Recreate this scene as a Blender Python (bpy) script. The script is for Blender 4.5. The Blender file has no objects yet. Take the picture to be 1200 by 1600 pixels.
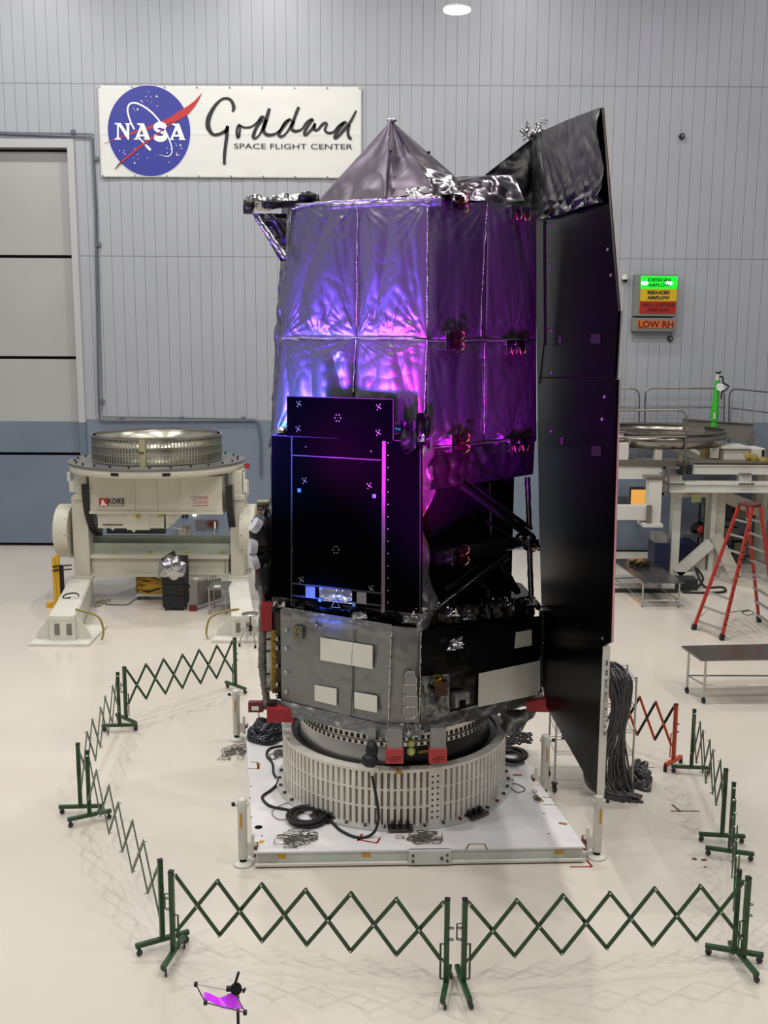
import bpy, math, random
import numpy as np
from mathutils import Vector, Matrix, noise
random.seed(7)
SC = bpy.context.scene
COL = SC.collection
# ------------------------------------------------------------------ camera
F = 1618.0; CH = 6.8; PITCH = math.radians(9.4); ROLL = -0.005
_fw = np.array([0, math.cos(PITCH), -math.sin(PITCH)])
_u0 = np.array([0, math.sin(PITCH), math.cos(PITCH)])
_r0 = np.array([1.0, 0, 0])
_rt = math.cos(ROLL)*_r0 - math.sin(ROLL)*_u0
_up = math.sin(ROLL)*_r0 + math.cos(ROLL)*_u0
cam_d = bpy.data.cameras.new('camera'); cam = bpy.data.objects.new('camera', cam_d); COL.objects.link(cam)
cam_d.sensor_fit = 'VERTICAL'; cam_d.sensor_height = 36.0; cam_d.lens = F/1600*36.0
cam_d.clip_start = 0.05; cam_d.clip_end = 200
m = Matrix.Identity(4)
for i in range(3):
    m[i][0] = _rt[i]; m[i][1] = _up[i]; m[i][2] = -_fw[i]
m[2][3] = CH
cam.matrix_world = m
SC.camera = cam
SC.view_settings.view_transform = 'Standard'; SC.view_settings.look = 'None'
SC.view_settings.gamma = 1.0; SC.view_settings.use_curve_mapping = False
SC.view_settings.exposure = -0.06
# ------------------------------------------------------------------ world and lamps
W = bpy.data.worlds.new('world'); SC.world = W; W.use_nodes = True
W.node_tree.nodes['Background'].inputs[0].default_value = (0.8, 0.85, 1, 1)
W.node_tree.nodes['Background'].inputs[1].default_value = 0.0
LAMP_W = 500.0
def lamp(kind, name, loc, target, energy, color, **kw):
    d = bpy.data.lights.new(name, kind); d.energy = energy; d.color = color
    for k, v in kw.items(): setattr(d, k, v)
    o = bpy.data.objects.new(name, d); COL.objects.link(o); o.location = loc
    if target is not None:
        o.rotation_euler = (Vector(target)-Vector(loc)).to_track_quat('-Z', 'Y').to_euler()
    return o
for ix, lx in enumerate((-12, -4, 4.5, 13)):
    for iy, ly in enumerate((3, 11, 19.5, 28.5)):
        lamp('AREA', 'ceiling_lamp', (lx, ly, 19.3), (lx, ly, 0), LAMP_W*((1.0, 1.0, 1.35, 1.2), (1.0, 1.0, 1.35, 1.15), (1.0, 1.0, 1.3, .7), (.9, .9, .7, .35))[ix][iy], (1.0, 0.975, 0.94), shape='SQUARE', size=0.5)
# stage lights on stands around the telescope, pointing up at it
def stage(name, loc, target, e, col, half, blend=0.5, soft=0.3):
    lamp('SPOT', name, loc, target, e, col, spot_size=math.radians(2*half), spot_blend=blend, shadow_soft_size=soft)
stage('magenta_stage_lamp', (-7.2, 9.25, 3.9), (0.55, 13.2, 5.9), 4000, (0.9, 0.0, 0.85), 8.5, 0.6, 0.3)
stage('violet_stage_lamp', (-7.6, 10.7, 4.6), (-0.4, 13.7, 7.1), 3900, (0.17, 0.07, 1.0), 18, 0.6, 0.6)
stage('blue_stage_lamp', (-7.4, 11.7, 3.4), (-0.9, 14.1, 5.6), 2600, (0.02, 0.25, 1.0), 9, 0.5, 0.25)
stage('purple_stage_lamp', (-0.6, 7.0, 0.6), (1.3, 13.8, 6.8), 19000, (0.36, 0.0, 0.66), 15, 0.5, 0.2)
stage('red_stage_lamp', (3.2, 6.2, 0.5), (2.5, 11.7, 4.9), 1300, (1.0, 0.10, 0.22), 9, 0.6, 0.2)
stage('pink_stage_lamp', (1.0, 7.2, 0.7), (0.6, 13.1, 4.75), 9000, (1.0, 0.01, 0.38), 5.5, 0.6, 0.2)
stage('low_blue_stage_lamp', (-4.6, 7.6, 1.1), (-0.75, 13.7, 3.30), 9000, (0.03, 0.13, 1.0), 3.1, 0.6, 0.15)
# ------------------------------------------------------------------ pixel rays -> places
def ray(x, y): return _fw + (x-600)/F*_rt - (y-800)/F*_up
O = np.array([0, 0, CH])
def onZ(x, y, z=0.0):
    d = ray(x, y); t = (z-CH)/d[2]; return Vector(O+t*d)
def onY(x, y, Y):
    d = ray(x, y); return Vector(O+(Y/d[1])*d)
def onX(x, y, X):
    d = ray(x, y); return Vector(O+(X/d[0])*d)
class VP:                       # vertical plane through two ground points
    def __init__(s, a, b, off=0.0):
        a = np.array(a, float); b = np.array(b, float)
        t = (b-a)/np.linalg.norm(b-a); n = np.array([t[1], -t[0]])
        if n @ (-a) < 0: n = -n
        s.n = np.array([n[0], n[1], 0]); s.t = Vector((t[0], t[1], 0)); s.c = n @ a + off
        s.N = Vector((n[0], n[1], 0))
    def at(s, x, y, off=0.0):
        d = ray(x, y); k = (s.c+off - s.n @ O)/(s.n @ d); return Vector(O+k*d)
# ------------------------------------------------------------------ materials
def lin(c): return tuple(((v/255)/12.92 if v/255 <= 0.04045 else ((v/255+0.055)/1.055)**2.4) for v in c)
MATS = {}
def mat(name, col, rough=0.5, metal=0.0, bump=None, emit=None, spec=0.5, coat=0.0, vary=None, alpha=None, trans=None):
    """bump=(kind, scale, strength, distance); col is sRGB 0-255"""
    if name in MATS: return MATS[name]
    M = bpy.data.materials.new(name); M.use_nodes = True; MATS[name] = M
    nt = M.node_tree; B = nt.nodes['Principled BSDF']; c = lin(col)
    B.inputs['Base Color'].default_value = (*c, 1); B.inputs['Roughness'].default_value = rough
    B.inputs['Metallic'].default_value = metal; B.inputs['Specular IOR Level'].default_value = spec
    B.inputs['Coat Weight'].default_value = coat
    M.diffuse_color = (*c, 1)
    if emit: B.inputs['Emission Color'].default_value = (*lin(emit[0]), 1); B.inputs['Emission Strength'].default_value = emit[1]
    if trans: B.inputs['Transmission Weight'].default_value = trans
    if bump or vary:
        tc = nt.nodes.new('ShaderNodeTexCoord')
    if vary:                    # worn / uneven paint: (scale, other colour)
        n = nt.nodes.new('ShaderNodeTexNoise'); n.inputs['Scale'].default_value = vary[0]; n.inputs['Detail'].default_value = 5
        nt.links.new(tc.outputs['Object'], n.inputs['Vector'])
        r = nt.nodes.new('ShaderNodeValToRGB'); r.color_ramp.elements[0].position = 0.35; r.color_ramp.elements[1].position = 0.68
        r.color_ramp.elements[0].color = (*c, 1); r.color_ramp.elements[1].color = (*lin(vary[1]), 1)
        nt.links.new(n.outputs['Fac'], r.inputs['Fac']); nt.links.new(r.outputs['Color'], B.inputs['Base Color'])
    if bump:
        kind, sc, st, di = bump
        b = nt.nodes.new('ShaderNodeBump'); b.inputs['Strength'].default_value = st; b.inputs['Distance'].default_value = di
        if kind == 'crease':    # crumpled foil: noise-warped voronoi cells plus broad noise
            n = nt.nodes.new('ShaderNodeTexNoise'); n.inputs['Scale'].default_value = sc*0.6; n.inputs['Detail'].default_value = 3
            nt.links.new(tc.outputs['Object'], n.inputs['Vector'])
            mx = nt.nodes.new('ShaderNodeMixRGB'); mx.inputs[0].default_value = 0.12
            nt.links.new(tc.outputs['Object'], mx.inputs[1]); nt.links.new(n.outputs['Color'], mx.inputs[2])
            v = nt.nodes.new('ShaderNodeTexVoronoi'); v.inputs['Scale'].default_value = sc; v.feature = 'F1'
            nt.links.new(mx.outputs[0], v.inputs['Vector'])
            a = nt.nodes.new('ShaderNodeMath'); a.operation = 'ADD'
            nt.links.new(v.outputs['Distance'], a.inputs[0]); nt.links.new(n.outputs['Fac'], a.inputs[1])
            nt.links.new(a.outputs[0], b.inputs['Height'])
        else:
            n = nt.nodes.new('ShaderNodeTexNoise'); n.inputs['Scale'].default_value = sc; n.inputs['Detail'].default_value = 4
            nt.links.new(tc.outputs['Object'], n.inputs['Vector']); nt.links.new(n.outputs['Fac'], b.inputs['Height'])
        nt.links.new(b.outputs['Normal'], B.inputs['Normal'])
    return M
white_paint = mat('white_paint', (222, 220, 210), 0.42, vary=(1.5, (212, 209, 198)))
cream_paint = mat('cream_paint', (212, 207, 190), 0.42, vary=(0.9, (200, 195, 178)))
plat_top = mat('platform_white', (232, 230, 230), 0.35, vary=(1.2, (222, 219, 220)))
plat_side = mat('platform_grey_white', (206, 211, 204), 0.4, vary=(2.0, (190, 196, 190)))
steel = mat('stainless_steel', (190, 188, 184), 0.28, 1.0)
brushed = mat('brushed_aluminium', (205, 203, 198), 0.3, 1.0, bump=('noise', 40, 0.08, 0.01))
dark_steel = mat('dark_steel', (92, 90, 88), 0.3, 1.0)
alu = mat('machined_aluminium', (216, 213, 205), 0.34, 0.85)
foil = mat('silver_foil', (132, 129, 140), 0.33, 0.9, bump=('crease', 3.0, 0.06, 0.05))
foil_flat = mat('grey_foil', (150, 150, 150), 0.42, 0.7, bump=('crease', 7.0, 0.4, 0.03))
foil_bright = mat('bright_foil', (190, 188, 190), 0.2, 1.0, bump=('crease', 14.0, 0.3, 0.04))
foil_dark = mat('dark_foil', (92, 86, 94), 0.28, 0.92, bump=('crease', 4.0, 0.12, 0.05))
foil_black = mat('black_foil', (14, 14, 16), 0.38, 0.0, bump=('crease', 5.0, 0.08, 0.04), spec=0.35)
black_panel = mat('black_radiator', (3, 3, 6), 0.24, 0.0, spec=0.010)
solar = mat('solar_cells', (5, 4, 6), 0.28, 0.0, spec=0.05, bump=('noise', 3.0, 0.03, 0.02))
black = mat('matte_black', (16, 16, 17), 0.6)
void = mat('deep_black', (6, 6, 7), 0.8, spec=0.1)
rubber = mat('black_rubber', (24, 24, 25), 0.55)
green = mat('green_enamel', (31, 66, 37), 0.35, vary=(6, (38, 78, 44)))
orange = mat('orange_enamel', (196, 72, 34), 0.4)
redb = mat('red_enamel', (128, 30, 26), 0.45)
redcover = mat('red_cover', (158, 32, 38), 0.5)
redcover2 = mat('faded_red_cover', (184, 62, 60), 0.55)
label_white = mat('white_radiator_tile', (226, 224, 212), 0.5)
yellow_tape = mat('amber_tape', (206, 150, 40), 0.5)
red_tape = mat('red_tape', (150, 24, 26), 0.5)
brown_tape = mat('brown_tape', (150, 110, 60), 0.5)
wire_grey = mat('grey_wire', (92, 88, 80), 0.5)
edge_pink = mat('panel_edge', (156, 146, 144), 0.5)
gold = mat('gold_film', (150, 128, 60), 0.3, 0.8, bump=('crease', 18, 0.5, 0.03))
seam_mat = mat('foil_tape', (196, 190, 200), 0.22, 0.95, bump=('crease', 30, 0.6, 0.02))
copper = mat('copper_wire', (176, 120, 96), 0.3, 1.0)
blue_box = mat('navy_plastic', (24, 32, 66), 0.5)
ladder_red = mat('ladder_red', (172, 46, 30), 0.45)
yellow = mat('yellow_enamel', (214, 166, 36), 0.45)
# ------------------------------------------------------------------ mesh builder
class MB:
    def __init__(s): s.v = []; s.f = []; s.mi = []; s.cur = 0; s.smooth = []
    def add(s, vs, fs, smooth=False):
        b = len(s.v); s.v += [tuple(v) for v in vs]
        for f in fs: s.f.append([b+i for i in f]); s.mi.append(s.cur); s.smooth.append(smooth)
        return s
    def box(s, c, d, M=None):
        c = Vector(c); vs = []
        for z in (-.5, .5):
            for x, y in ((-.5, -.5), (.5, -.5), (.5, .5), (-.5, .5)):
                p = Vector((x*d[0], y*d[1], z*d[2]))
                if M is not None: p = M @ p
                vs.append(c+p)
        return s.add(vs, [(3, 2, 1, 0), (4, 5, 6, 7), (0, 1, 5, 4), (1, 2, 6, 5), (2, 3, 7, 6), (3, 0, 4, 7)])
    def lohi(s, a, b):
        a = Vector(a); b = Vector(b); return s.box((a+b)/2, (abs(b.x-a.x), abs(b.y-a.y), abs(b.z-a.z)))
    def beam(s, p, q, w, h, side=None):
        p = Vector(p); q = Vector(q); d = (q-p); L = d.length; d.normalize()
        u = Vector(side) if side is not None else Vector((0, 0, 1))
        if abs(d.dot(u)) > 0.98: u = Vector((0, 1, 0))
        r = d.cross(u).normalized(); u = r.cross(d).normalized()
        return s.box((p+q)/2, (w, L, h), Matrix((r, d, u)).transposed())
    def tube(s, pts, r, n=8, closed=False, caps=True):
        pts = [Vector(p) for p in pts]; N = len(pts)
        if N < 2: return s
        rs = r if isinstance(r, (list, tuple)) else [r]*N
        rings = []; ref = None
        for i, p in enumerate(pts):
            a = pts[(i-1) % N] if (closed or i > 0) else p; b = pts[(i+1) % N] if (closed or i < N-1) else p
            t = (b-a)
            if t.length < 1e-9: t = Vector((0, 0, 1))
            t.normalize()
            if ref is None:
                ref = Vector((0, 0, 1)) if abs(t.z) < 0.9 else Vector((1, 0, 0))
            ref = ref - t*ref.dot(t)
            if ref.length < 1e-4: ref = t.orthogonal()
            ref.normalize(); bb = t.cross(ref)
            rings.append([p+rs[i]*(math.cos(k*2*math.pi/n)*ref+math.sin(k*2*math.pi/n)*bb) for k in range(n)])
        vs = [v for R_ in rings for v in R_]; fs = []
        for i in range(N if closed else N-1):
            j = (i+1) % N
            for k in range(n): fs.append((i*n+k, i*n+(k+1) % n, j*n+(k+1) % n, j*n+k))
        s.add(vs, fs, True)
        if caps and not closed:
            s.add(rings[0], [tuple(range(n))[::-1]]); s.add(rings[-1], [tuple(range(n))])
        return s
    def rod(s, p, q, r, n=10): return s.tube([p, q], r, n)
    def lathe(s, prof, c=(0, 0, 0), n=48, a0=0.0, a1=2*math.pi, M=None, smooth=True, closed_prof=False):
        c = Vector(c); full = abs(a1-a0-2*math.pi) < 1e-6; K = n if full else n+1; vs = []
        for k in range(K):
            a = a0+(a1-a0)*k/n
            for r, z in prof:
                p = Vector((r*math.cos(a), r*math.sin(a), z)); vs.append(c+(M @ p if M is not None else p))
        P = len(prof); fs = []
        for k in range(n):
            j = (k+1) % K
            for i in range(P if closed_prof else P-1):
                i2 = (i+1) % P
                fs.append((k*P+i, j*P+i, j*P+i2, k*P+i2))
        return s.add(vs, fs, smooth)
    def disc(s, c, r, ax, h, n=24):       # solid cylinder about axis ax
        c = Vector(c); ax = Vector(ax).normalized(); return s.tube([c-ax*h/2, c+ax*h/2], r, n)
    def prism(s, poly, d):                # polygon of 3-D points pushed along d
        d = Vector(d); n = len(poly); P = [Vector(p) for p in poly]
        vs = P+[p+d for p in P]
        return s.add(vs, [tuple(range(n))[::-1], tuple(range(n, 2*n))]+[(i, (i+1) % n, n+(i+1) % n, n+i) for i in range(n)])
    def grid(s, fn, nu, nv, smooth=True):
        vs = [fn(i/nu, j/nv) for j in range(nv+1) for i in range(nu+1)]
        return s.add(vs, [(j*(nu+1)+i, j*(nu+1)+i+1, (j+1)*(nu+1)+i+1, (j+1)*(nu+1)+i) for j in range(nv) for i in range(nu)], smooth)
    def ball(s, c, r, n=10, sq=(1, 1, 1)):
        c = Vector(c)
        def fn(u, v):
            a = u*2*math.pi; b = (v-.5)*math.pi
            return c+Vector((r*sq[0]*math.cos(b)*math.cos(a), r*sq[1]*math.cos(b)*math.sin(a), r*sq[2]*math.sin(b)))
        return s.grid(fn, n, max(4, n//2))
    def build(s, name, m, parent=None, bevel=0.0, solid=0.0, smooth=None):
        me = bpy.data.meshes.new(name); me.from_pydata(s.v, [], s.f); me.update()
        ms = m if isinstance(m, (list, tuple)) else [m]
        for x in ms: me.materials.append(x)
        for p, i, sm in zip(me.polygons, s.mi, s.smooth): p.material_index = i; p.use_smooth = sm if smooth is None else smooth
        o = bpy.data.objects.new(name, me); COL.objects.link(o)
        if parent is not None: o.parent = parent; o.matrix_parent_inverse = Matrix.Translation(-Vector(parent.location)) if parent.type == 'EMPTY' else Matrix.Identity(4)
        if bevel: b = o.modifiers.new('bevel', 'BEVEL'); b.width = bevel; b.segments = 2; b.limit_method = 'ANGLE'
        if solid: b = o.modifiers.new('solid', 'SOLIDIFY'); b.thickness = solid; b.offset = 0
        return o
def tag(o, label=None, cat=None, group=None, kind=None):
    if label: o['label'] = label
    if cat: o['category'] = cat
    if group: o['group'] = group
    if kind: o['kind'] = kind
    return o
def thing(name, loc, label, cat, group=None):
    o = bpy.data.objects.new(name, None); COL.objects.link(o); o.location = loc; o.empty_display_size = 0.1
    return tag(o, label, cat, group)
def struct(o): o['kind'] = 'structure'; return o
def rect(mb, x0, y0, x1, y1, Y0, Y1):     # box whose front face fills that view rectangle at distance Y0
    a = onY(x0, y1, Y0); b = onY(x1, y0, Y0); return mb.lohi((a.x, Y0, a.z), (b.x, Y1, b.z))
def text_mb(txt, P, ux, uz, h, mb, width=None, depth=0.004, bold=0.0):
    """block lettering as real geometry: P = lower left corner, ux/uz unit directions, h = cap height"""
    c = bpy.data.curves.new('lettering', 'FONT'); c.body = txt; c.size = 1.0; c.extrude = 0.0; c.offset = bold
    c.resolution_u = 3
    o = bpy.data.objects.new('lettering', c); COL.objects.link(o)
    dg = bpy.context.evaluated_depsgraph_get(); me = bpy.data.meshes.new_from_object(o.evaluated_get(dg))
    vs = [v.co.copy() for v in me.vertices]; fs = [tuple(p.vertices) for p in me.polygons]
    COL.objects.unlink(o); bpy.data.objects.remove(o); bpy.data.meshes.remove(me)
    x0 = min(v.x for v in vs); x1 = max(v.x for v in vs); y0 = min(v.y for v in vs); y1 = max(v.y for v in vs)
    sy = h/(y1-y0); sx = (width/(x1-x0)) if width else sy
    ux = Vector(ux); uz = Vector(uz); P = Vector(P)
    mb.add([P+ux*((v.x-x0)*sx)+uz*((v.y-y0)*sy) for v in vs], fs)
    return (x1-x0)*sx
class MANY:                               # every shape added becomes an object of its own
    def __init__(s): s.all = []
    def __getattr__(s, k):
        def call(*a, **kw):
            m_ = MB(); getattr(m_, k)(*a, **kw); s.all.append(m_); return s
        return call
    def build(s, *a, **kw): return [m_.build(*a, **kw) for m_ in s.all][0]
def crinkle(p, s): return noise.noise(Vector(p)*s)
def ridge(p, s): return 1-abs(noise.noise(Vector(p)*s))*2
def smooth_path(pts, n=6):                # Catmull-Rom
    P = [Vector(p) for p in pts]; out = []
    for i in range(len(P)-1):
        a = P[max(i-1, 0)]; b = P[i]; c = P[i+1]; d = P[min(i+2, len(P)-1)]
        for k in range(n):
            t = k/n; out.append(0.5*((2*b)+(c-a)*t+(2*a-5*b+4*c-d)*t*t+(3*b-a-3*c+d)*t**3))
    out.append(P[-1]); return out
# ================================================================== ROOM
YW = 33.6
def wall_material():
    M = bpy.data.materials.new('wall_panels'); M.use_nodes = True; nt = M.node_tree; B = nt.nodes['Principled BSDF']
    N = nt.nodes.new; L = nt.links.new
    tc = N('ShaderNodeTexCoord'); sp = N('ShaderNodeSeparateXYZ'); L(tc.outputs['Object'], sp.inputs[0])
    def mth(op, a, b):
        n = N('ShaderNodeMath'); n.operation = op
        for i, v in enumerate((a, b)):
            if isinstance(v, (int, float)): n.inputs[i].default_value = v
            else: L(v, n.inputs[i])
        return n.outputs[0]
    x = mth('ADD', sp.outputs['X'], 0); y = sp.outputs['Y']; z = sp.outputs['Z']
    xy = mth('ADD', x, y)
    fx = mth('FRACT', mth('DIVIDE', mth('ADD', xy, 100.0), 0.349), 0)
    gx = mth('LESS_THAN', fx, 0.05)
    g2 = mth('LESS_THAN', mth('ABSOLUTE', mth('SUBTRACT', fx, 0.5), 0), 0.0)
    zs = None
    for zc in (4.22, 9.39, 14.56):
        t = mth('LESS_THAN', mth('ABSOLUTE', mth('SUBTRACT', z, zc), 0), 0.013)
        zs = t if zs is None else mth('MAXIMUM', zs, t)
    g = mth('MAXIMUM', mth('MULTIPLY', gx, mth('GREATER_THAN', z, 4.21)), zs)
    low = mth('LESS_THAN', z, 4.21)
    n = N('ShaderNodeTexNoise'); n.inputs['Scale'].default_value = 0.5; L(tc.outputs['Object'], n.inputs['Vector'])
    r = N('ShaderNodeValToRGB'); r.color_ramp.elements[0].color = (*lin((162, 165, 172)), 1); r.color_ramp.elements[1].color = (*lin((174, 177, 184)), 1)
    L(n.outputs['Fac'], r.inputs[0])
    m1 = N('ShaderNodeMixRGB'); L(low, m1.inputs[0]); L(r.outputs[0], m1.inputs[1]); m1.inputs[2].default_value = (*lin((120, 132, 148)), 1)
    m2 = N('ShaderNodeMixRGB'); L(mth('MULTIPLY', g, 0.62), m2.inputs[0]); L(m1.outputs[0], m2.inputs[1]); m2.inputs[2].default_value = (*lin((92, 95, 100)), 1)
    L(m2.outputs[0], B.inputs['Base Color']); B.inputs['Roughness'].default_value = 0.42
    b = N('ShaderNodeBump'); b.inputs['Strength'].default_value = 0.5; b.inputs['Distance'].default_value = 0.01; b.invert = True
    L(g, b.inputs['Height']); L(b.outputs[0], B.inputs['Normal'])
    return M
WM = wall_material()
def floor_material():
    M = bpy.data.materials.new('epoxy_floor'); M.use_nodes = True; nt = M.node_tree; B = nt.nodes['Principled BSDF']
    N = nt.nodes.new; L = nt.links.new
    tc = N('ShaderNodeTexCoord'); n = N('ShaderNodeTexNoise'); n.inputs['Scale'].default_value = 0.35; n.inputs['Detail'].default_value = 6
    L(tc.outputs['Object'], n.inputs['Vector'])
    r = N('ShaderNodeValToRGB'); r.color_ramp.elements[0].position = 0.3; r.color_ramp.elements[1].position = 0.7
    r.color_ramp.elements[0].color = (*lin((214, 205, 192)), 1); r.color_ramp.elements[1].color = (*lin((223, 215, 203)), 1)
    L(n.outputs['Fac'], r.inputs[0]); L(r.outputs[0], B.inputs['Base Color'])
    B.inputs['Roughness'].default_value = 0.15; B.inputs['Specular IOR Level'].default_value = 0.5
    n2 = N('ShaderNodeTexNoise'); n2.inputs['Scale'].default_value = 1.3; L(tc.outputs['Object'], n2.inputs['Vector'])
    b = N('ShaderNodeBump'); b.inputs['Strength'].default_value = 0.06; b.inputs['Distance'].default_value = 0.02
    L(n2.outputs['Fac'], b.inputs['Height']); L(b.outputs[0], B.inputs['Normal'])
    return M
XL, XR, YF, ZC = -19.0, 21.0, -2.0, 19.6
struct(MB().lohi((XL-.3, YF-.3, -.3), (XR+.3, YW+.6, 0)).build('floor', floor_material()))
struct(MB().lohi((XL-.3, YF-.3, ZC), (XR+.3, YW+.6, ZC+.3)).build('ceiling', mat('ceiling_grey', (120, 121, 124), 0.7)))
struct(MB().lohi((XL-.3, YF, 0), (XL, YW, ZC)).build('wall_left', WM))
struct(MB().lohi((XR, YF, 0), (XR+.3, YW, ZC)).build('wall_right', WM))
struct(MB().lohi((XL, YF-.3, 0), (XR, YF, ZC)).build('wall_front', mat('front_wall_grey', (110, 112, 116), 0.6)))
dj = onY(117, 460, YW).x; dz = onY(60, 231, YW).z           # door opening
b_ = MB(); b_.lohi((dj, YW, 0), (XR, YW+.3, ZC)); b_.lohi((XL, YW, dz), (dj, YW+.3, ZC))
struct(b_.build('wall_back', WM))
# rolling hangar door of stacked panels
door_up = mat('door_panel_grey', (176, 177, 175), 0.45, vary=(0.4, (168, 169, 167)))
door_lo = mat('door_panel_blue', (120, 132, 148), 0.45, vary=(0.5, (110, 121, 138)))
dr = struct(MB().lohi((XL, YW+.46, 0), (dj, YW+.5, dz)).build('door_1', black))
zl = [onY(60, y, YW).z for y in (233, 400, 559, 710)]+[0.06]
zmid = onY(60, 659, YW).z
for i in range(4):
    b = MB(); zt, zb = zl[i]-.05, zl[i+1]+.05
    if i == 2:
        b.lohi((XL, YW+.2, zmid), (dj-.02, YW+.45, zt)); b.cur = 1; b.lohi((XL, YW+.2, zb), (dj-.02, YW+.45, zmid))
    else:
        b.cur = 0 if i < 2 else 1; b.lohi((XL, YW+.2, zb), (dj-.02, YW+.45, zt))
    b.build('door_panel', [door_up, door_lo], dr)
fm = mat('door_frame_grey', (184, 185, 184), 0.4); fl = mat('door_frame_blue', (104, 116, 132), 0.4)
jw = onY(126, 460, YW).x-dj
b = MB(); b.lohi((dj-.02, YW-.10, zmid), (dj+jw, YW+.5, dz+.25)); b.lohi((XL, YW-.10, dz), (dj-.02, YW+.5, dz+.25))
b.cur = 1; b.lohi((dj-.02, YW-.10, 0), (dj+jw, YW+.5, zmid))
struct(b.build('trim_1', [fm, fl]))
# cable conduit running round the door and along the top of the blue band
cm = mat('conduit_grey', (96, 100, 112), 0.45)
c = lambda x, y, o=.06: onY(x, y, YW-o)
p1 = [c(-60, 206), c(60, 211), c(143, 214), c(149, 330), c(154.5, 640), c(156, 656), c(165, 658), c(400, 657), c(404, 662), c(408, 690), c(408, 745)]
o = MB().tube(p1, .035, 8).build('conduit', cm); tag(o, 'dark grey conduit bent round the big door and along the blue wall band', 'conduit')
b = MB(); b.tube([c(-60, 205, .03), c(146, 209, .03), c(152, 330, .03), c(160, 640, .03), c(160, 651, .03), c(398, 655, .03)], .012, 6)
for q in ((114, 206), (150.5, 248), (154.5, 382), (160, 627), (190, 654), (284, 654), (380, 654)): b.box(c(*q, .05), (.12, .06, .12))
tag(b.build('thin_conduit', cm), 'thin clipped wire run beside the thicker conduit around the door', 'conduit')
# ---- added glowing disc in place of a lamp's reflection in the viewing window
pl = onY(714, 16, 27.0)
t = thing('lamp_reflection', pl, 'round glowing disc standing in for a lamp reflection, high before the grey wall', 'lamp')
MB().disc(pl, .33, (0, 0, 1), .03, 40).build('glowing_disc', mat('reflection_disc', (255, 250, 240), 0.5, emit=((255, 246, 230), 6.0)), t)
MB().disc(pl+Vector((0, 0, .035)), .335, (0, 0, 1), .04, 40).build('disc_backing', mat('pale_metal', (205, 205, 205), .5), t)
MB().rod(pl+Vector((0, 0, .05)), (pl.x, pl.y, ZC), .006).build('disc_stem', mat('pale_metal', (205, 205, 205), .5), t)  # backing and stem are invented so the reflected disc can hang
# ---- wall fittings
def wall_spot(x, y, label):
    p = onY(x, y, YW-.06); t = thing('wall_nozzle', p, label, 'fitting', 'round wall fittings')
    MB().disc(p, .085, (0, 1, 0), .12, 20).build('flange', rubber, t)
    MB().disc(p-Vector((0, .07, 0)), .04, (0, 1, 0), .06, 14).build('nozzle', mat('dull_grey', (120, 122, 124), .5), t)
wall_spot(1065.5, 213, 'small round black fitting high on the empty wall at upper right')
wall_spot(1047, 529, 'small round black fitting on the wall below the orange sign')
p = onY(976.5, 437, YW-.12)
t = thing('dome_camera', p, 'black and white dome security camera on wall left of airflow sign', 'camera')
MB().disc(p+Vector((0, 0, .07)), .095, (0, 0, 1), .13, 20).build('camera_body', white_paint, t)
MB().ball(p-Vector((0, 0, .0)), .09, 16).build('camera_dome', mat('dome_black', (10, 10, 11), .1), t)
b = MB(); b.lohi((p.x-.05, p.y+.03, p.z+.02), (p.x+.05, YW, p.z+.16)); b.build('wall_bracket', white_paint, t)
b = MB(); b.tube([c(974, 446, .02), c(972, 500, .02), c(968, 640, .02)], .012, 6)
tag(b.build('camera_cable', mat('pale_grey_wire', (200, 202, 204), .5)), 'thin grey cable running down the wall from the dome camera', 'cable')
# ---- airflow signs
P = lambda x, y, o: onY(x, y, YW-o)
frame_m = mat('sign_housing', (124, 126, 122), 0.45)
t = thing('airflow_sign', P(1022, 494, .3), 'wall sign with lit green, yellow and red airflow panels', 'sign')
b = MB(); a = P(990, 494, .32); e = P(1059.5, 429, .32)
b.lohi((a.x, YW-.3, a.z), (e.x, YW, e.z)); b.build('housing', frame_m, t, bevel=.015)
x0 = P(999, 494, .31).x; x1 = P(1055.5, 494, .31).x
for (y0, y1, nm, mm, txt, tm) in ((431.5, 451, 'green_panel', mat('lit_green', (20, 220, 40), .4, emit=((10, 225, 40), 1.2)), ('DESIGN', 'AIRFLOW'), mat('green_letter', (4, 60, 20), .6)),
                             (451.3, 470.6, 'yellow_panel', mat('sign_yellow', (214, 180, 20), .4), ('REDUCED', 'AIRFLOW'), black),
                             (471, 489.5, 'red_panel', mat('sign_red', (170, 36, 20), .4), ('NO / LITTLE', 'AIRFLOW'), mat('dark_red_letter', (84, 8, 10), .6))):
    z0 = P(1020, y1, .31).z; z1 = P(1020, y0, .31).z; H_ = z1-z0
    q = MB().lohi((x0, YW-.325, z0), (x1, YW-.3, z1)).build(nm, mm, t)
    for k, s in enumerate(txt):
        w = .62 if len(s) < 8 else .88
        if k == 1 and txt[0] == 'NO / LITTLE': w = .62
        mb = MB(); W_ = (x1-x0)*w
        text_mb(s, ((x0+x1)/2-W_/2, YW-.334, z0+H_*(.56 if k == 0 else .14)), (1, 0, 0), (0, 0, 1), H_*.29, mb, width=W_, bold=.045)
        mb.build('lettering', tm, q)
if True:                                                     # two lamps behind the green panel
    zc = P(1020, 442.5, .31).z; mb = MANY()
    for xx in (1007, 1045): mb.ball((P(xx, 442, .31).x, YW-.325, zc), .09, 14, (1.3, .05, .7))
    mb.build('glowing_tube', mat('sign_tube', (200, 255, 220), .4, emit=((150, 255, 200), 3.5)), t)
t2 = thing('humidity_sign', P(1022, 519, .3), 'orange wall sign reading LOW RH below the airflow sign', 'sign')
a = P(988, 517.5, .32); e = P(1057.5, 497, .32)
MB().lohi((a.x, YW-.3, a.z), (e.x, YW, e.z)).build('housing', frame_m, t2, bevel=.015)
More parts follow.
